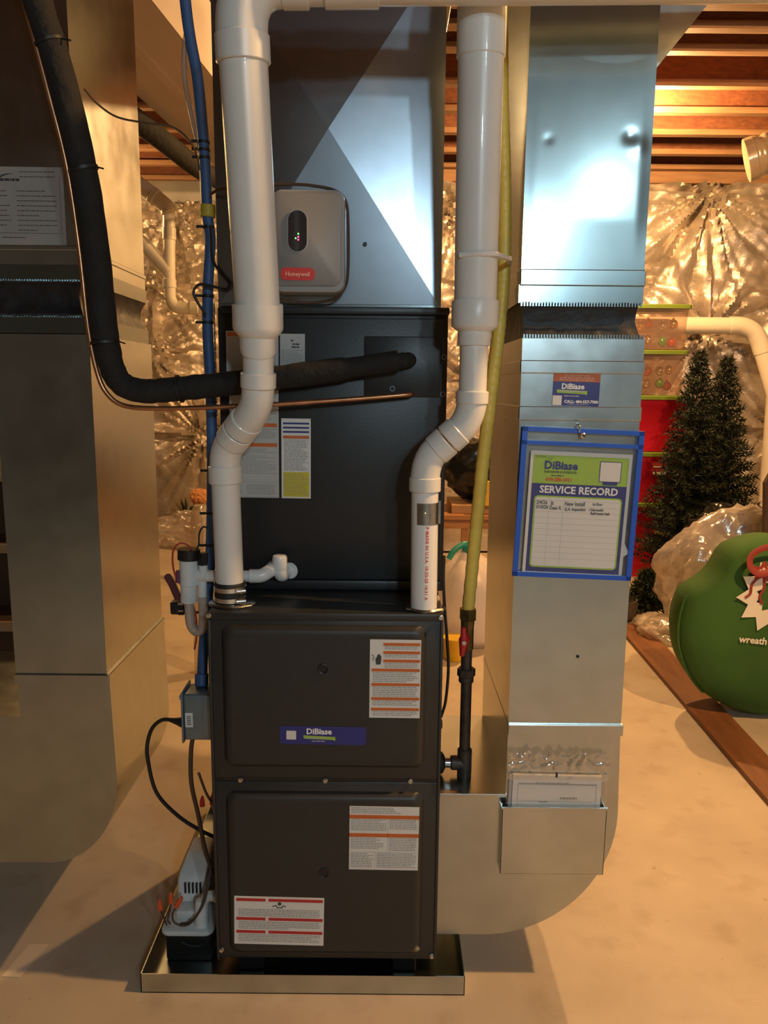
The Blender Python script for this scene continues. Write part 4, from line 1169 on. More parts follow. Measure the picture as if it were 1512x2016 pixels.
bm = bm_new(); tube(bm, spline([(-0.446, 1.868, 2.24), (-0.458, 1.872, 2.19), (-0.460, 1.874, 2.12), (-0.446, 1.876, 2.04), (-0.430, 1.878, 1.96), (-0.427, 1.88, 1.86), (-0.421, 1.878, 1.76), (-0.420, 1.872, 1.66)]), 0.0058, n=10)
single('vinyl_tube', bm, 'vinyl_clear', 'thin clear vinyl tube looping beside the blue conduit', 'tube', smooth=True)
bm = bm_new(); tube(bm, spline([(-0.662, 1.80, 2.075), (-0.635, 1.80, 2.045), (-0.595, 1.805, 2.02), (-0.535, 1.81, 2.01), (-0.48, 1.815, 2.005), (-0.448, 1.825, 1.985), (-0.43, 1.835, 1.955), (-0.425, 1.84, 1.92)]), 0.0022, n=8)
single('thermostat_wire', bm, 'brown_wire', 'thin brown wire drooping from the insulated line to the conduit', 'wire', smooth=True)
bm = bm_new(); tube(bm, spline([(-0.416, 1.825, 1.60), (-0.432, 1.82, 1.625), (-0.442, 1.82, 1.650), (-0.428, 1.82, 1.667), (-0.40, 1.825, 1.664), (-0.37, 1.83, 1.658), (-0.362, 1.832, 1.672), (-0.385, 1.835, 1.70), (-0.400, 1.838, 1.73), (-0.402, 1.838, 1.80)]), 0.0032, n=8)
single('control_wire', bm, 'cable_black', 'looped black control wire at the coil cabinet top corner', 'wire', smooth=True)
bm = bm_new()
hp = [(-0.400 + 0.0016 * math.cos(i * 1.2), 1.8385 + 0.0016 * math.sin(i * 1.2), 1.63 - i * 0.0008) for i in range(330)]
tube(bm, hp, 0.0014, n=5); single('coiled_wire', bm, 'steel', 'thin pale coiled wire between conduit and coil cabinet', 'wire', smooth=True)

# junction box with cord and whip
jb = thing('junction_box', (-0.436, 1.77, 0.598), 'grey steel junction box on the furnace side below the blue conduit', 'junction box')
bm = bm_new(); box(bm, -0.474, -0.3945, 1.726, 1.80, 0.598, 0.714, 0.006, 3); obj('box', bm, 'jbox_grey', jb, True)
bm = bm_new(); box(bm, -0.479, -0.474, 1.722, 1.805, 0.592, 0.720, 0.002); obj('cover_plate', bm, 'jbox_grey', jb, True)
bm = bm_new(); box(bm, -0.470, -0.452, 1.7252, 1.7262, 0.632, 0.668); sl = obj('barcode_sticker', bm, 'paper', jb)
bm = bm_new()
for k in range(5):
    box(bm, -0.466, -0.456, 1.7246, 1.7256, 0.638 + 0.005 * k, 0.640 + 0.005 * k)
obj('barcode_lines', bm, 'print_dark', sl)
bm = bm_new(); collar(bm, (-0.493, 1.765, 0.690), (-0.479, 1.765, 0.690), 0.006, 0.001, 10); obj('side_knob', bm, 'pvc_bright', jb, True)
pc_ = thing('power_cord', (-0.53, 1.79, 0.27), 'black power cord looping from the junction box down behind the furnace edge', 'cord')
bm = bm_new(); tube(bm, [(-0.4795, 1.765, 0.625), (-0.490, 1.766, 0.626), (-0.505, 1.768, 0.628), (-0.52, 1.77, 0.630)], 0.01, n=10, radii=[0.0135, 0.0125, 0.008, 0.005]); obj('plug', bm, 'cable_black', pc_, True)
bm = bm_new(); tube(bm, spline([(-0.515, 1.77, 0.630), (-0.54, 1.773, 0.628), (-0.565, 1.776, 0.606), (-0.58, 1.78, 0.565), (-0.582, 1.782, 0.52), (-0.567, 1.79, 0.428), (-0.523, 1.81, 0.354), (-0.471, 1.83, 0.300), (-0.425, 1.85, 0.262), (-0.405, 1.87, 0.24)]), 0.0048, n=10); obj('cord', bm, 'cable_black', pc_, True)
bm = bm_new(); tube(bm, spline([(-0.460, 1.76, 0.600), (-0.468, 1.76, 0.552), (-0.471, 1.765, 0.466), (-0.463, 1.79, 0.366), (-0.452, 1.80, 0.27), (-0.437, 1.81, 0.20), (-0.425, 1.825, 0.15)]), 0.0055, n=10)
wh = single('wire_whip', bm, 'brown_wire', 'brown cable hanging from the junction box bottom', 'cable', smooth=True)
bm = bm_new(); tube(bm, spline([(-0.450, 1.755, 0.50), (-0.43, 1.755, 0.44), (-0.405, 1.76, 0.40)]), 0.0035, n=8)
single('wire_lead', bm, 'brown_wire', 'short brown wire branching towards the furnace side', 'wire', smooth=True)
bm = bm_new(); tube(bm, spline([(0.138, 1.71, 1.06), (0.138, 1.715, 1.00), (0.143, 1.72, 0.930), (0.150, 1.722, 0.857), (0.155, 1.725, 0.782), (0.151, 1.735, 0.70), (0.142, 1.745, 0.655)]), 0.0036, n=8)
single('black_cable', bm, 'cable_black', 'thin black cable down the right edge of the furnace', 'cable', smooth=True)
bm = bm_new(); collar(bm, (0.1365, 1.76, 0.63), (0.146, 1.76, 0.63), 0.012, 0.002, 14)
single('cable_grommet', bm, 'rubber', 'black rubber grommet on the right furnace side', 'grommet', smooth=True)

# ================================================================== CONDENSATE DRAIN ASSEMBLY
ct = thing('condensate_trap', (-0.46, 1.78, 0.85), 'white condensate drain tee with black cap and clear trap loop', 'drain trap')
def ctube(name, pts, r, m='pvc_bright', radii=None, lip=True, n=22):
    bm = bm_new()
    if len(pts) == 2 and lip:
        collar(bm, pts[0], pts[1], r, 0.0012, n)
    else:
        tube(bm, pts, r, n=n, radii=radii)
    return obj(name, bm, m, ct, True)
ctube('tee_body', [(-0.463, 1.78, 0.968), (-0.463, 1.78, 1.040)], 0.0225, 'pump_white')
ctube('tee_branch', [(-0.463, 1.78, 0.992), (-0.418, 1.78, 0.992)], 0.0155, 'pump_white')
ctube('lower_socket', [(-0.466, 1.78, 0.925), (-0.465, 1.78, 0.970)], 0.0195, 'pump_white')
ctube('cap', [(-0.463, 1.78, 1.030), (-0.462, 1.78, 1.056)], 0.0262, 'black_plastic')
ctube('float_switch', [(-0.4285, 1.775, 1.018), (-0.428, 1.775, 1.048)], 0.0125, 'black_plastic', n=6)
ctube('switch_neck', [(-0.428, 1.775, 1.000), (-0.428, 1.775, 1.022)], 0.0105, 'pump_white')
ctube('drain_pipe', [(-0.425, 1.78, 0.990), (-0.29, 1.775, 0.992)], 0.0138, 'pvc_bright')
ctube('drain_elbow', spline([(-0.318, 1.775, 0.992), (-0.292, 1.776, 0.993), (-0.277, 1.785, 0.999), (-0.270, 1.800, 1.003), (-0.269, 1.832, 1.003)]), 0.0165, 'pvc_bright', lip=False)
ctube('lower_outlet', [(-0.4330, 1.78, 0.925), (-0.4320, 1.78, 0.985)], 0.0105, 'pump_white')
ctube('trap_loop', spline([(-0.466, 1.78, 0.94), (-0.4655, 1.78, 0.905), (-0.464, 1.78, 0.875), (-0.4575, 1.78, 0.858), (-0.448, 1.78, 0.852), (-0.438, 1.78, 0.858), (-0.433, 1.78, 0.875), (-0.432, 1.78, 0.905), (-0.4325, 1.78, 0.94)]), 0.0115, 'vinyl', lip=False, n=16)
ctube('red_wire', spline([(-0.452, 1.772, 1.053), (-0.462, 1.765, 1.069), (-0.480, 1.762, 1.072), (-0.494, 1.762, 1.055), (-0.497, 1.765, 1.02), (-0.492, 1.77, 0.99), (-0.480, 1.795, 0.95), (-0.458, 1.80, 0.90), (-0.455, 1.80, 0.84), (-0.4615, 1.80, 0.80)]), 0.0022, 'red_wire', lip=False, n=8)
ctube('switch_wire', spline([(-0.444, 1.772, 1.050), (-0.436, 1.772, 1.07), (-0.434, 1.772, 1.095), (-0.425, 1.772, 1.11), (-0.412, 1.772, 1.108)]), 0.0022, 'cable_black', lip=False, n=8)
ctube('red_wire_connector', [(-0.489, 1.772, 0.975), (-0.4865, 1.772, 1.005)], 0.006, 'purple_clamp', n=10)
# condensate cap next to the drain elbow
dc = thing('capped_drain', (-0.248, 1.81, 0.955), 'small white capped drain elbow on the coil cabinet front', 'pipe')
bm = bm_new(); tube(bm, spline([(-0.238, 1.832, 0.990), (-0.245, 1.806, 0.988), (-0.248, 1.797, 0.995), (-0.249, 1.796, 1.012), (-0.249, 1.796, 1.022)]), 0.0165, n=20); obj('elbow', bm, 'pvc_bright', dc, True)
bm = bm_new(); tube(bm, [(-0.249, 1.796, 1.004), (-0.249, 1.796, 1.006), (-0.249, 1.796, 1.033), (-0.249, 1.796, 1.038), (-0.249, 1.796, 1.040)], 0.016, n=22, radii=[0.0172, 0.0180, 0.0180, 0.0160, 0.011]); obj('cap', bm, 'pvc_bright', dc, True)
bm = bm_new(); collar(bm, (-0.228, 1.832, 0.993), (-0.230, 1.826, 0.993), 0.0205, 0.002, 24); obj('plate_ring', bm, 'pvc_bright', dc, True)

# wire clamp behind the trap
wc = thing('wire_clamp', (-0.50, 1.83, 0.90), 'dark clamp with chrome fingers behind the condensate trap', 'clamp')
bm = bm_new(); tube(bm, spline([(-0.555, 1.92, 0.952), (-0.535, 1.89, 0.938), (-0.515, 1.855, 0.922), (-0.497, 1.825, 0.908)]), 0.010, n=10); obj('handle', bm, 'purple_clamp', wc, True)
bm = bm_new(); box(bm, -0.520, -0.482, 1.805, 1.835, 0.885, 0.918, 0.005); obj('jaw', bm, 'black_plastic', wc, True)
for k in range(4):
    bm = bm_new(); tube(bm, [(-0.497, 1.800, 0.915 - 0.0085 * k), (-0.484, 1.796, 0.9165 - 0.0085 * k)], 0.003, n=8); obj('finger', bm, 'chrome_part' if k % 2 == 0 else 'black_plastic', wc, True)

# ================================================================== CONDENSATE PUMP IN THE PAN
cp = thing('condensate_pump', (-0.487, 1.84, 0.004), 'white condensate pump on black tank in the drain pan', 'pump')
bm = bm_new(); box(bm, -0.540, -0.425, 1.728, 1.985, 0.0035, 0.083, 0.006, 2); obj('tank', bm, 'black_plastic', cp, True)
bm = bm_new()
loft(bm, [[(x, y, z) for x, y in rrect(-0.550 + i_, -0.418 - i_, 1.716 + i_, 1.99 - i_, 0.022)] for z, i_ in ((0.082, 0.001), (0.084, 0.0), (0.090, 0.0), (0.093, 0.003))])
obj('cover', bm, 'pump_white', cp, True)
bm = bm_new()
loft(bm, [[(x, y, z) for x, y in rrect(-0.530 + i_, -0.448 - i_, 1.800 + i_ * 1.4 + f_, 1.965 - i_, 0.010)] for z, i_, f_ in ((0.092, 0.0, 0.0), (0.170, 0.002, 0.004), (0.185, 0.005, 0.012), (0.203, 0.012, 0.055), (0.205, 0.016, 0.062))])
mh = obj('motor_housing', bm, 'pump_white', cp, True)
for k in range(5):
    x = -0.508 + k * 0.0098
    bm = bm_new(); box(bm, x, x + 0.0042, 1.7995, 1.806, 0.140, 0.168); obj('vent_slot', bm, 'black_plastic', mh)
bm = bm_new(); box(bm, -0.522, -0.462, 1.762, 1.803, 0.092, 0.118, 0.006); obj('switch_block', bm, 'pump_white', cp, True)
bm = bm_new(); tube(bm, [(-0.452, 1.748, 0.092), (-0.451, 1.750, 0.150), (-0.451, 1.752, 0.158), (-0.451, 1.753, 0.162)], 0.0185, n=20, radii=[0.0185, 0.0175, 0.0165, 0.011]); obj('check_valve', bm, 'pump_white', cp, True)
bm = bm_new(); tube(bm, spline([(-0.451, 1.752, 0.14), (-0.440, 1.753, 0.163), (-0.424, 1.754, 0.167), (-0.408, 1.755, 0.160)]), 0.013, n=16); obj('outlet_elbow', bm, 'pump_white', cp, True)
bm = bm_new(); tube(bm, spline([(-0.500, 1.7265, 0.060), (-0.480, 1.7255, 0.050), (-0.455, 1.7265, 0.048), (-0.440, 1.7275, 0.054)]), 0.003, n=8); obj('tank_mark', bm, 'rubber', cp, True)
for (x, y, z, dx) in ((-0.552, 1.735, 0.155, 0.0), (-0.530, 1.755, 0.160, 0.0), (-0.506, 1.742, 0.158, 0.008)):
    bm = bm_new(); tube(bm, [(x - dx, y, z - 0.013), (x, y, z), (x + dx * 0.8, y, z + 0.011), (x + dx, y, z + 0.014)], 0.006, n=8, radii=[0.0072, 0.0065, 0.0045, 0.0025]); obj('wire_nut', bm, 'orange_nut', cp, True)
for pts in ([(-0.552, 1.735, 0.143), (-0.546, 1.735, 0.125), (-0.541, 1.738, 0.105), (-0.540, 1.742, 0.094)], [(-0.530, 1.755, 0.148), (-0.533, 1.748, 0.125), (-0.536, 1.742, 0.108), (-0.532, 1.745, 0.094)],
            [(-0.514, 1.740, 0.146), (-0.522, 1.738, 0.128), (-0.521, 1.736, 0.110), (-0.508, 1.734, 0.100), (-0.488, 1.732, 0.100), (-0.470, 1.728, 0.115), (-0.455, 1.724, 0.138), (-0.440, 1.73, 0.165), (-0.432, 1.75, 0.205), (-0.428, 1.79, 0.25)],
            [(-0.505, 1.746, 0.094), (-0.485, 1.74, 0.102), (-0.462, 1.728, 0.128), (-0.445, 1.727, 0.16), (-0.438, 1.74, 0.195), (-0.43, 1.78, 0.24)]):
    bm = bm_new(); tube(bm, spline(pts), 0.0024, n=8); obj('wire', bm, 'brown_wire', cp, True)
bm = bm_new(); tube(bm, spline([(-0.44, 1.84, 0.16), (-0.452, 1.85, 0.20), (-0.446, 1.85, 0.245), (-0.43, 1.86, 0.29), (-0.445, 1.87, 0.36), (-0.43, 1.87, 0.42)]), 0.0045, n=8)
single('drain_tube', bm, 'vinyl', 'clear tube rising from the condensate pump beside the furnace', 'tube', smooth=True)
bm = bm_new(); box(bm, -0.465, -0.435, 1.96, 1.985, 0.093, 0.36, 0.003)
o = single('wood_stake', bm, 'stair_wood', 'pale wooden stake standing behind the condensate pump', 'wood')
for (x, y, z) in ((-0.452, 1.79, 0.405), (-0.427, 1.79, 0.41)):
    bm = bm_new(); tube(bm, [(x, y, z - 0.014), (x, y, z), (x + 0.001, y, z + 0.012)], 0.006, n=8, radii=[0.0068, 0.006, 0.003]); single('wire_nut', bm, 'red_plastic', 'red wire nut on the leads beside the furnace side', 'wire nut', group='red wire nuts beside the furnace', smooth=True)

# ================================================================== BACKGROUND: OVERHEAD RUNS
bd_ = thing('branch_duct', (-1.0, 4.2, 2.70), 'pale rectangular branch duct hung under the joists behind the left return', 'duct')
bm = bm_new()
def slab(bm, c0, c1, w0, w1, z0, z1):
    """long box in plan from c0 to c1, from offset w0 to w1 sideways"""
    a, b_ = Vector((c0[0], c0[1], 0)), Vector((c1[0], c1[1], 0))
    d = (b_ - a).normalized(); n = Vector((d.y, -d.x, 0))
    pts = [a + n * w0, a + n * w1, b_ + n * w1, b_ + n * w0]
    lo = [(p.x, p.y, z0) for p in pts]; hi = [(p.x, p.y, z1) for p in pts]
    return loft(bm, [lo, hi])
slab(bm, (-1.02, 2.44), (-0.72, 5.6), -0.20, 0.20, 2.70, 2.98); obj('duct_body', bm, 'duct_white', bd_)
bm = bm_new(); slab(bm, (-1.02, 2.46), (-0.74, 5.5), -0.022, 0.022, 2.690, 2.702); obj('bottom_seam', bm, 'duct_white', bd_)
bm = bm_new(); tube(bm, spline([(-1.36, 3.1, 2.72), (-1.164, 3.6, 2.629), (-1.06, 3.95, 2.585), (-0.985, 4.2, 2.55), (-0.93, 4.5, 2.56), (-0.90, 5.0, 2.6)]), 0.05, n=16)
single('insulated_line', bm, 'black_foam', 'dark foam insulated line slung below the pale branch duct', 'pipe', smooth=True)
dp = thing('drain_pipes', (-1.2, 5.5, 0.001), 'white plastic drain pipes branching in front of the recessed foil wall', 'pipe')
for pts, r in (([(-1.95, 5.5, 2.95), (-1.68, 5.5, 2.774), (-1.512, 5.5, 2.644), (-1.486, 5.5, 2.60)], 0.055), ([(-1.487, 5.5, 2.66), (-1.50, 5.5, 2.10), (-1.498, 5.5, 2.03), (-1.47, 5.5, 1.98), (-1.42, 5.5, 1.966), (-1.27, 5.5, 1.966), (-1.0, 5.5, 1.97), (-0.93, 5.5, 1.94), (-0.90, 5.5, 1.85), (-0.90, 5.5, 0.9), (-0.90, 5.5, 0.001)], 0.040), ([(-1.85, 5.52, 2.56), (-1.671, 5.51, 2.393), (-1.527, 5.5, 2.243), (-1.498, 5.5, 2.20)], 0.046)):
    bm = bm_new(); tube(bm, spline(pts, 6), r, n=18); obj('pipe', bm, 'pvc_far', dp, True)
for p, q, r in (((-1.489, 5.5, 2.50), (-1.492, 5.5, 2.42), 0.046), ((-1.36, 5.5, 1.966), (-1.30, 5.5, 1.966), 0.046), ((-1.50, 5.5, 2.16), (-1.50, 5.5, 2.10), 0.046), ((-1.57, 5.5, 2.69), (-1.60, 5.5, 2.712), 0.061)):
    bm = bm_new(); collar(bm, p, q, r, 0.003, 18); obj('coupling', bm, 'pvc_far', dp, True)
wp = thing('waste_pipe', (2.7, 6.4, 0.2), 'cream waste pipe bending down in front of the foil wall', 'pipe')
bm = bm_new(); tube(bm, spline([(1.7, 6.33, 1.945), (2.3, 6.33, 1.945), (2.78, 6.33, 1.945)], 4), 0.066, n=22); obj('pipe', bm, 'pvc_far', wp, True)
bm = bm_new(); tube(bm, spline([(2.76, 6.33, 1.945), (2.86, 6.33, 1.943), (2.95, 6.33, 1.905), (3.01, 6.33, 1.83), (3.05, 6.33, 1.74)], 6), 0.071, n=22); obj('elbow', bm, 'pvc_far', wp, True)
bm = bm_new(); tube(bm, [(3.045, 6.33, 1.75), (3.18, 6.33, 1.40), (3.2, 6.33, 0.2)], 0.066, n=22); obj('pipe', bm, 'pvc_far', wp, True)
rdct = thing('flexible_duct', (2.4, 4.3, 2.6), 'round plastic-wrapped flexible duct hanging beneath the joists', 'duct')
sp = spline([(2.02, 4.5, 2.70), (2.25, 4.43, 2.76), (2.6, 4.3, 2.85), (3.2, 4.1, 2.95), (4.2, 3.9, 3.0)], 16)
bm = bm_new(); tube(bm, sp, 0.105, n=22, radii=[0.108 + 0.006 * math.sin(i * 1.6) for i in range(len(sp))]); obj('wrapped_sleeve', bm, 'duct_wrap', rdct, True, angle=80)
bm = bm_new(); tube(bm, [(1.99, 4.51, 2.69), (2.03, 4.495, 2.702)], 0.116, n=22); obj('end_ring', bm, 'duct_wrap', rdct, True)

# ================================================================== BACKGROUND: STORAGE
def bin_body(x0, x1, y0, y1, z0, z1, tp):
    bm = bm_new()
    cxm, cym = (x0 + x1) / 2, (y0 + y1) / 2
    def ring(z, k, e=0.0):
        return [(cxm + (x - cxm) * k, cym + (y - cym) * k, z) for x, y in rrect(x0 - e, x1 + e, y0 - e, y1 + e, 0.04, 4)]
    h = z1 - z0
    return loft(bm, [ring(z0, tp), ring(z0 + h * 0.85, 1.0), ring(z0 + h * 0.86, 1.015), ring(z1, 1.02)])
BINS = [('storage_bin', 'bin_red', 0.002, 0.560, 1.68, 2.255, 0.95, 'lowest red plastic storage bin with yellow tag under the bin stack'),
        ('storage_bin', 'bin_red', 0.586, 0.945, 1.68, 2.265, 0.95, 'middle red plastic storage bin with white outlined label'),
        ('storage_bin', 'bin_red', 0.973, 1.368, 1.66, 2.275, 0.94, 'upper red plastic storage bin directly below the clear bins'),
        ('storage_bin', 'bin_clear', 1.398, 1.700, 1.72, 2.220, 0.96, 'clear green-lidded ornament bin resting on the red bins'),
        ('storage_bin', 'bin_clear', 1.728, 2.028, 1.72, 2.225, 0.96, 'topmost clear green-lidded ornament bin of the stack')]
for nm, m, z0, z1, x0, x1, tp, lab in BINS:
    t = thing(nm, ((x0 + x1) / 2, 6.0, z0), lab, 'storage bin', 'stacked storage bins')
    bd2 = obj('body', bin_body(x0, x1, 5.78, 6.20, z0, z1, tp), m, t, True)
    bm = bm_new()
    e = 0.022
    loft(bm, [[(x, y, z) for x, y in rrect(x0 - e + i_, x1 + e - i_, 5.78 - e + i_, 6.20 + e - i_, 0.045, 4)] for z, i_ in ((z1 - 0.008, 0.0), (z1 + 0.016, 0.0), (z1 + 0.022, 0.006), (z1 + 0.0235, 0.03))])
    obj('lid', bm, 'lid_green', t, True, label='green lid')
    if z0 < 0.1:
        bm = bm_new(); box(bm, 2.075, 2.145, 5.757, 5.7745, 0.30, 0.365); yl = obj('yellow_tag', bm, 'label_yellow', t)
        bm = bm_new(); box(bm, 2.095, 2.125, 5.7555, 5.758, 0.32, 0.345); obj('tag_print', bm, 'print_dark', yl)
    elif z0 < 0.6:
        for u0, u1, v0, v1 in ((2.03, 2.13, 0.855, 0.862), (2.03, 2.13, 0.80, 0.818), (2.124, 2.13, 0.80, 0.862)):
            bm = bm_new(); box(bm, u0, u1, 5.762, 5.776, v0, v1); obj('label_outline', bm, 'paper_grey', t)
bm = bm_new(); tube(bm, spline([(2.25, 5.70, 0.548), (2.32, 5.69, 0.562), (2.37, 5.68, 0.556), (2.40, 5.68, 0.53)]), 0.035, n=12, flat=0.5)
single('red_ribbon', bm, 'bin_red', 'red ribbon end poking from between the red bins', 'ribbon', smooth=True)
rr = random.Random(5)
names = {'ornament_red': 'red', 'ornament_gold': 'gold', 'ornament_green': 'green', 'ornament_silver': 'silver'}
for zb, place in ((1.402, 'lower clear bin'), (1.732, 'topmost clear bin')):
    for k, m in enumerate(('ornament_gold', 'ornament_silver', 'ornament_green', 'ornament_red', 'ornament_gold', 'ornament_red', 'ornament_silver', 'ornament_gold')):
        x = 1.90 + 0.085 * (k % 4) + rr.uniform(-0.01, 0.01)
        z = zb + 0.048 + (k // 4) * 0.115 + rr.uniform(0, 0.03)
        y = 5.88 + 0.05 * (k % 2)
        bm = bm_new(); bmesh.ops.create_uvsphere(bm, u_segments=14, v_segments=10, radius=0.036, matrix=Matrix.Translation((x, y, z)))
        tube(bm, [(x, y, z + 0.034), (x, y, z + 0.046)], 0.009, n=8)
        single('ornament', bm, m, 'shiny %s ball ornament inside the %s' % (names[m], place), 'ornament', 'ornaments in the clear bins', smooth=True)

def conifer(name, cx, cy, z0, z1, rad, label, seed, nb, m='tree_green', group=None, cat='tree', lean=0.0):
    t = thing(name, (cx, cy, z0), label, cat, group)
    q = random.Random(seed)
    bm = bm_new(); tube(bm, [(cx, cy, z0), (cx + lean, cy, z1)], 0.02, n=8, radii=[0.022, 0.004]); obj('trunk', bm, 'trunk_brown', t, True)
    bm = bm_new()
    H = z1 - z0
    for i in range(nb):
        f = (i + 0.5) / nb
        f = 1 - (1 - f) ** 0.75
        z = z0 + 0.10 * H + 0.9 * H * f
        L_ = rad * (1 - f) ** 0.9 * q.uniform(0.7, 1.08) + 0.02
        a = i * 2.399 + q.uniform(-0.3, 0.3)
        d = Vector((math.cos(a), math.sin(a), q.uniform(0.05, 0.45))).normalized()
        p0 = Vector((cx + lean * f, cy, z))
        sd = d.cross(Vector((0, 0, 1))).normalized()
        up = sd.cross(d)
        n = max(4, int(L_ / 0.022))
        for k in range(n):
            c = p0 + d * (L_ * (k + 1) / n)
            for e in range(5):
                th = q.uniform(0, 2 * PI)
                nd = (d * 0.8 + (sd * math.cos(th) + up * math.sin(th)) * 0.9).normalized()
                l = q.uniform(0.035, 0.06)
                wv = nd.cross(Vector((q.uniform(-1, 1), q.uniform(-1, 1), q.uniform(-1, 1)))).normalized() * 0.006
                bm.faces.new([bm.verts.new(c - wv), bm.verts.new(c + wv), bm.verts.new(c + nd * l)])
    me = bpy.data.meshes.new('needles'); bm.to_mesh(me); bm.free(); me.materials.append(MATS[m])
    o = bpy.data.objects.new('needles', me); COL.objects.link(o); o.parent = t; o.location = -t.location; o['kind'] = 'stuff'
    return t
conifer('artificial_tree', 2.17, 5.40, 0.002, 1.70, 0.36, 'dark artificial christmas tree touching the red bins', 3, 420)
conifer('artificial_tree', 2.40, 5.48, 0.002, 1.66, 0.36, 'dark artificial christmas tree standing behind the black garbage bag', 9, 420)

bm = bm_new(); wrinkle_blob(bm, (2.36, 4.90, 0.36), (0.44, 0.20, 0.36), 2, 5, 0.25, 2.0, 0.10, floor=0.001)
single('garbage_bag', bm, 'trash_black', 'glossy black garbage bag slumped before the artificial trees', 'bag', smooth=True, angle=180)
bm = bm_new(); wrinkle_blob(bm, (2.06, 4.45, 0.30), (0.41, 0.20, 0.42), 4, 5, 0.28, 1.8, 0.08, floor=0.001)
single('plastic_bag', bm, 'bag_film', 'cloudy clear plastic bag crumpled behind the green wreath bag', 'bag', smooth=True, angle=180)
bm = bm_new(); wrinkle_blob(bm, (1.66, 4.35, 0.05), (0.16, 0.20, 0.07), 6, 4, 0.3, 2.2, 0.15, floor=0.001)
single('plastic_film', bm, 'bag_film', 'scrap of clear plastic film on the floor by the plank', 'film', smooth=True, angle=180)
conifer('artificial_shrub', 1.68, 4.74, 0.002, 0.30, 0.13, 'small dark green artificial shrub lying beside the plank end', 12, 160, 'plant_green', cat='plant')
bm = bm_new()
loft(bm, [[(1.49 + r * math.cos(2 * PI * k / 24), 4.66 + r * math.sin(2 * PI * k / 24), z) for k in range(24)] for r, z in ((0.05, 0.001), (0.09, 0.03), (0.105, 0.09), (0.100, 0.14), (0.092, 0.14), (0.09, 0.08), (0.05, 0.03))])
single('round_bowl', bm, 'bowl_grey', 'dark grey round bowl at the far plank end', 'bowl', smooth=True)

# plank on the floor
bm = bm_new()
loft(bm, [[(1.322, 1.55, z), (1.452, 1.55, z), (1.600, 4.50, z), (1.425, 4.50, z)] for z in (0.001, 0.022)])
single('floor_plank', bm, 'plank_wood', 'long reddish-brown wooden plank lying on the concrete floor', 'plank')

# green wreath bag
gb = thing('wreath_bag', (1.69, 3.3, 0.005), 'round green fabric wreath bag with cream wreath print and red strap', 'bag')
bm = bm_new()
N = 64
GC = (1.690, 3.30, 0.413)
loops = []
for r, y in ((0.02, 3.43), (0.25, 3.44), (0.36, 3.42), (0.398, 3.37), (0.405, 3.30), (0.398, 3.23), (0.36, 3.18), (0.25, 3.155), (0.12, 3.15), (0.01, 3.15)):
    lp = []
    for k in range(N):
        a = 2 * PI * k / N
        q = 1 + 0.015 * noise.noise(Vector((math.cos(a) * 2, math.sin(a) * 2, 4)))
        if 2.12 < a < 2.72:
            q -= 0.13 * math.sin((a - 2.12) / 0.6 * PI) ** 0.8 * (r / 0.4)
        yy = y + 0.012 * noise.noise(Vector((math.cos(a) * r * 9, math.sin(a) * r * 9, 2))) * (1 if y < 3.3 else 0.5)
        zz_ = GC[2] + r * q * math.sin(a)
        lp.append((GC[0] + r * q * 0.98 * math.cos(a), yy, max(zz_, 0.006)))
    loops.append(lp)
loft(bm, loops); obj('bag_body', bm, 'bag_green', gb, True, angle=180)
bm = bm_new(); tube(bm, [(GC[0] + 0.397 * math.cos(a), 3.235, GC[2] + 0.405 * math.sin(a)) for a in [R(160 + 4 * k) for k in range(18)]], 0.006, n=8); obj('piping_seam', bm, 'bag_green', gb, True)
s = Sheet(1.655, 3.145, 0.580, -6)
bm = bm_new()
outer, inner = [], []
for k in range(22):
    a = R(90 + 360 * k / 22)
    ro = 0.165 if k % 2 == 0 else 0.118
    ri = 0.062 if k % 2 == 0 else 0.082
    outer.append((ro * math.cos(a), ro * math.sin(a))); inner.append((ri * math.cos(a), ri * math.sin(a)))
vo = [bm.verts.new(s.p(u, v, 0.004)) for u, v in outer]; vi = [bm.verts.new(s.p(u, v, 0.004)) for u, v in inner]
for k in range(22):
    j = (k + 1) % 22
    bm.faces.new((vo[k], vo[j], vi[j], vi[k]))
wr = obj('wreath_print', bm, 'bag_print', gb, label='cream zigzag wreath print')
bm = bm_new()
flw = []
for k in range(40):
    a = 2 * PI * k / 40
    r = 0.036 * (1 + 0.28 * math.cos(5 * a - PI / 2))
    flw.append((-0.072 + r * math.cos(a), 0.098 + r * math.sin(a)))
s.poly(bm, flw, 0.004, 0.006); obj('bow_print', bm, 'strap_red', wr)
for pts in ([(-0.085, 0.075), (-0.108, 0.04), (-0.108, 0.0), (-0.125, -0.02)], [(-0.062, 0.07), (-0.055, 0.03), (-0.066, -0.01), (-0.05, -0.04)]):
    bm = bm_new(); tube(bm, spline([s.p(u, v, 0.005) for u, v in pts]), 0.006, n=6); obj('bow_tail', bm, 'strap_red', wr)
bm = bm_new()
for k in range(5):
    a = R(90 + 72 * k)
    s.poly(bm, [(-0.072 + 0.013 * math.cos(a) + 0.006 * math.cos(2 * PI * j / 8), 0.098 + 0.013 * math.sin(a) + 0.006 * math.sin(2 * PI * j / 8)) for j in range(8)], 0.006, 0.0075)
obj('bow_petals', bm, 'bag_print', wr)
bm = text_bm(s, 'wreath', 0.042, -0.055, -0.215, 0.0045, bold=0.0012, rot=1.0); obj('lettering', bm, 'bag_print', gb)
bm = bm_new()
sp = spline([(1.70, 3.135, 0.79), (1.60, 3.125, 0.795), (1.535, 3.12, 0.765), (1.525, 3.115, 0.72), (1.56, 3.11, 0.685), (1.62, 3.11, 0.70), (1.69, 3.115, 0.76)], 8)
tube(bm, sp, 0.014, n=8, flat=0.25); obj('carry_strap', bm, 'strap_red', gb, True, label='red carrying strap')

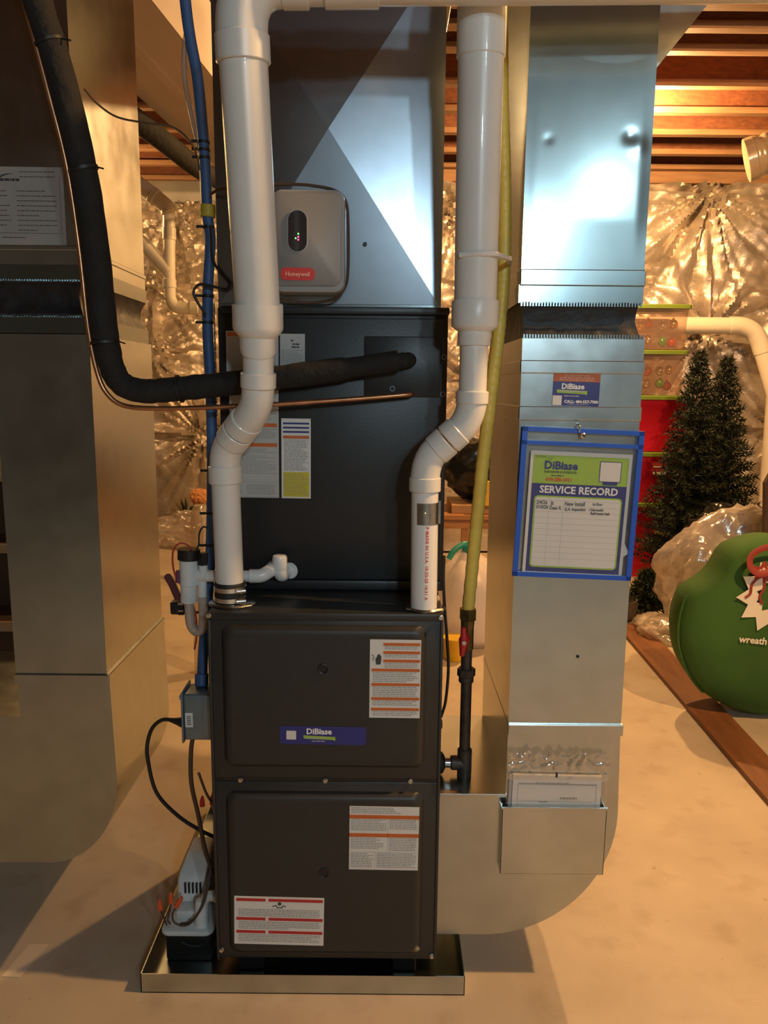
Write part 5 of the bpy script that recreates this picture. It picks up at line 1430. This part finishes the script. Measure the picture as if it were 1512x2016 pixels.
# dark leaning board at the right edge, behind the bag
bm = bm_new(); loft(bm, [[(2.03 + dx, y, z) for dx, z in ((0.0, 0.95), (0.14, 1.25), (0.5, 1.25), (0.5, 0.02), (0.07, 0.02))] for y in (4.06, 4.09)])
single('leaning_board', bm, 'stair_dark', 'dark brown board leaning beside the garbage bag', 'board')

# ---- table and bags seen between the furnace and the return duct
tb_ = thing('work_table', (0.75, 5.2, 0.002), 'small wooden work table behind the gas line', 'table')
bm = bm_new(); box(bm, 0.30, 1.20, 4.98, 5.55, 0.575, 0.607, 0.004); obj('tabletop', bm, 'table_wood', tb_)
bm = bm_new(); box(bm, 0.34, 1.16, 5.02, 5.04, 0.51, 0.576); obj('apron', bm, 'table_wood', tb_)
for x, y in ((0.52, 5.03), (1.10, 5.03), (0.36, 5.45), (1.10, 5.45)):
    bm = bm_new(); box(bm, x, x + 0.045, y, y + 0.045, 0.002, 0.576); obj('leg', bm, 'table_wood', tb_)
bm = bm_new(); box(bm, 0.45, 1.0, 5.05, 5.45, 0.608, 0.665, 0.004)
single('flat_box', bm, 'cardboard', 'flat cardboard box on the work table under a black bag', 'box')
bm = bm_new(); wrinkle_blob(bm, (0.66, 5.26, 0.88), (0.25, 0.18, 0.215), 8, 4, 0.2, 2.2, 0.10, floor=0.667)
single('garbage_bag', bm, 'trash_black', 'shiny black bag on the flat cardboard box', 'bag', smooth=True, angle=180)
bm = bm_new(); box(bm, 0.62, 0.72, 5.00, 5.04, 0.668, 0.83, 0.003)
single('yellow_carton', bm, 'yellow_tub', 'narrow yellow carton standing before the shiny black bag', 'box')
wb = thing('kitchen_bag', (0.46, 4.2, 0.002), 'white kitchen garbage bag with teal tie on the floor', 'bag')
bm = bm_new()
loops = []
for z, r in ((0.003, 0.17), (0.06, 0.22), (0.18, 0.235), (0.32, 0.225), (0.42, 0.18), (0.49, 0.10), (0.535, 0.035), (0.56, 0.02)):
    lp = []
    for k in range(40):
        a = 2 * PI * k / 40
        q = 1 + 0.07 * noise.noise(Vector((math.cos(a) * 1.5, math.sin(a) * 1.5, z * 4))) + (0.10 * math.sin(9 * a) * max(0, (z - 0.3) / 0.2)) * 0.8
        lp.append((0.47 + r * q * math.cos(a), 4.22 + r * 0.8 * q * math.sin(a), z))
    loops.append(lp)
loft(bm, loops); obj('bag_body', bm, 'white_bag', wb, True, angle=180)
bm = bm_new(); tube(bm, spline([(0.36, 4.15, 0.50), (0.39, 4.16, 0.545), (0.44, 4.18, 0.575), (0.475, 4.2, 0.575)]), 0.016, n=8, flat=0.5); obj('tie_loop', bm, 'teal_tie', wb, True)
bm = bm_new(); wrinkle_blob(bm, (0.475, 4.2, 0.555), (0.035, 0.035, 0.035), 3, 3, 0.3, 2.5, 0.1); obj('tie_knot', bm, 'teal_tie', wb, True)
bm = bm_new()
loft(bm, [[(0.385 + r * math.cos(2 * PI * k / 24), 3.93 + r * math.sin(2 * PI * k / 24), z) for k in range(24)] for r, z in ((0.05, 0.001), (0.058, 0.02), (0.062, 0.11), (0.066, 0.115), (0.066, 0.125), (0.058, 0.125))])
single('plastic_tub', bm, 'yellow_tub', 'small yellow plastic tub in front of the white bag', 'tub', smooth=True)

# ---- plants wrapped in plastic at the far left wall
pt_ = thing('artificial_flowers', (-1.80, 7.0, 0.002), 'artificial greenery with peach bloom wrapped at the foil wall', 'plant')
bm = bm_new(); tube(bm, [(-1.80, 7.0, 0.002), (-1.80, 7.0, 0.25)], 0.05, n=12, radii=[0.05, 0.08]); obj('pot', bm, 'pot_red', pt_, True)
q = random.Random(4)
for k in range(34):
    a = q.uniform(0, 2 * PI); e = q.uniform(0.05, 1.2)
    d = Vector((math.cos(a) * math.cos(e), math.sin(a) * math.cos(e) * 0.6, math.sin(e)))
    L_ = q.uniform(0.14, 0.24)
    c = Vector((-1.82, 6.98, 0.22))
    sd = d.cross(Vector((0, 0, 1))).normalized() * 0.014
    bm = bm_new()
    p1, p2 = c + d * L_ * 0.5 + Vector((0, 0, 0.01)), c + d * L_
    V = [bm.verts.new(v) for v in (c, p1 - sd, p2, p1 + sd)]
    bm.faces.new(V)
    obj('leaf', bm, 'plant_green', pt_)
bm = bm_new(); wrinkle_blob(bm, (-1.69, 6.95, 0.43), (0.085, 0.07, 0.075), 5, 4, 0.2, 4, 0.15); obj('bloom', bm, 'flower_peach', pt_, True)
bm = bm_new(); wrinkle_blob(bm, (-1.72, 6.72, 0.14), (0.34, 0.12, 0.19), 9, 5, 0.35, 2.4, 0.16, floor=0.001)
single('plastic_wrap', bm, 'bag_film', 'heap of clear plastic wrap below the artificial greenery', 'wrap', smooth=True, angle=180)
bm = bm_new()
loft(bm, [[(-0.90 + r * math.cos(2 * PI * k / 20), 3.7 + r * math.sin(2 * PI * k / 20), z) for k in range(20)] for r, z in ((0.045, 0.001), (0.05, 0.02), (0.05, 0.70), (0.046, 0.82), (0.03, 0.86))])
single('plastic_jug', bm, 'vinyl_clear', 'tall translucent plastic container standing behind the condensate trap', 'container', smooth=True)

# ---- staircase glimpse left of the left duct
stt = thing('wooden_steps', (-1.6, 2.75, 0.002), 'dark wooden steps with pale tread ends left of the left duct', 'steps')
for i, (z, y) in enumerate(((0.26, 2.62), (0.52, 2.80), (0.78, 2.98), (1.04, 3.16))):
    bm = bm_new(); loft(bm, [[(-2.3, y - 0.02, zz_), (-1.24, y - 0.02, zz_), (-1.24, y + 0.22, zz_), (-2.3, y + 0.22, zz_)] for zz_ in (z, z + 0.036)]); obj('tread', bm, 'stair_dark', stt)
    bm = bm_new(); box(bm, -2.3, -1.24, y - 0.034, y - 0.02, z, z + 0.036); obj('nosing', bm, 'stair_wood', stt)
    bm = bm_new(); box(bm, -2.3, -1.28, y + 0.005, y + 0.02, z - 0.225, z); obj('riser', bm, 'stair_dark', stt)
bm = bm_new()
loft(bm, [[(x, 2.60, 0.002), (x, 2.86, 0.002), (x, 3.44, 1.06), (x, 3.18, 1.06)] for x in (-1.285, -1.262)]); obj('stringer', bm, 'stair_dark', stt)
# ---- paper scraps on the floor
bm = bm_new(); loft(bm, [[(-0.93, 1.674, z), (-0.885, 1.672, z), (-0.862, 1.785, z), (-0.912, 1.785, z)] for z in (0.0006, 0.0016)])
single('paper_scrap', bm, 'scrap_paper', 'tan rectangle of paper lying on the floor before the left duct', 'paper')
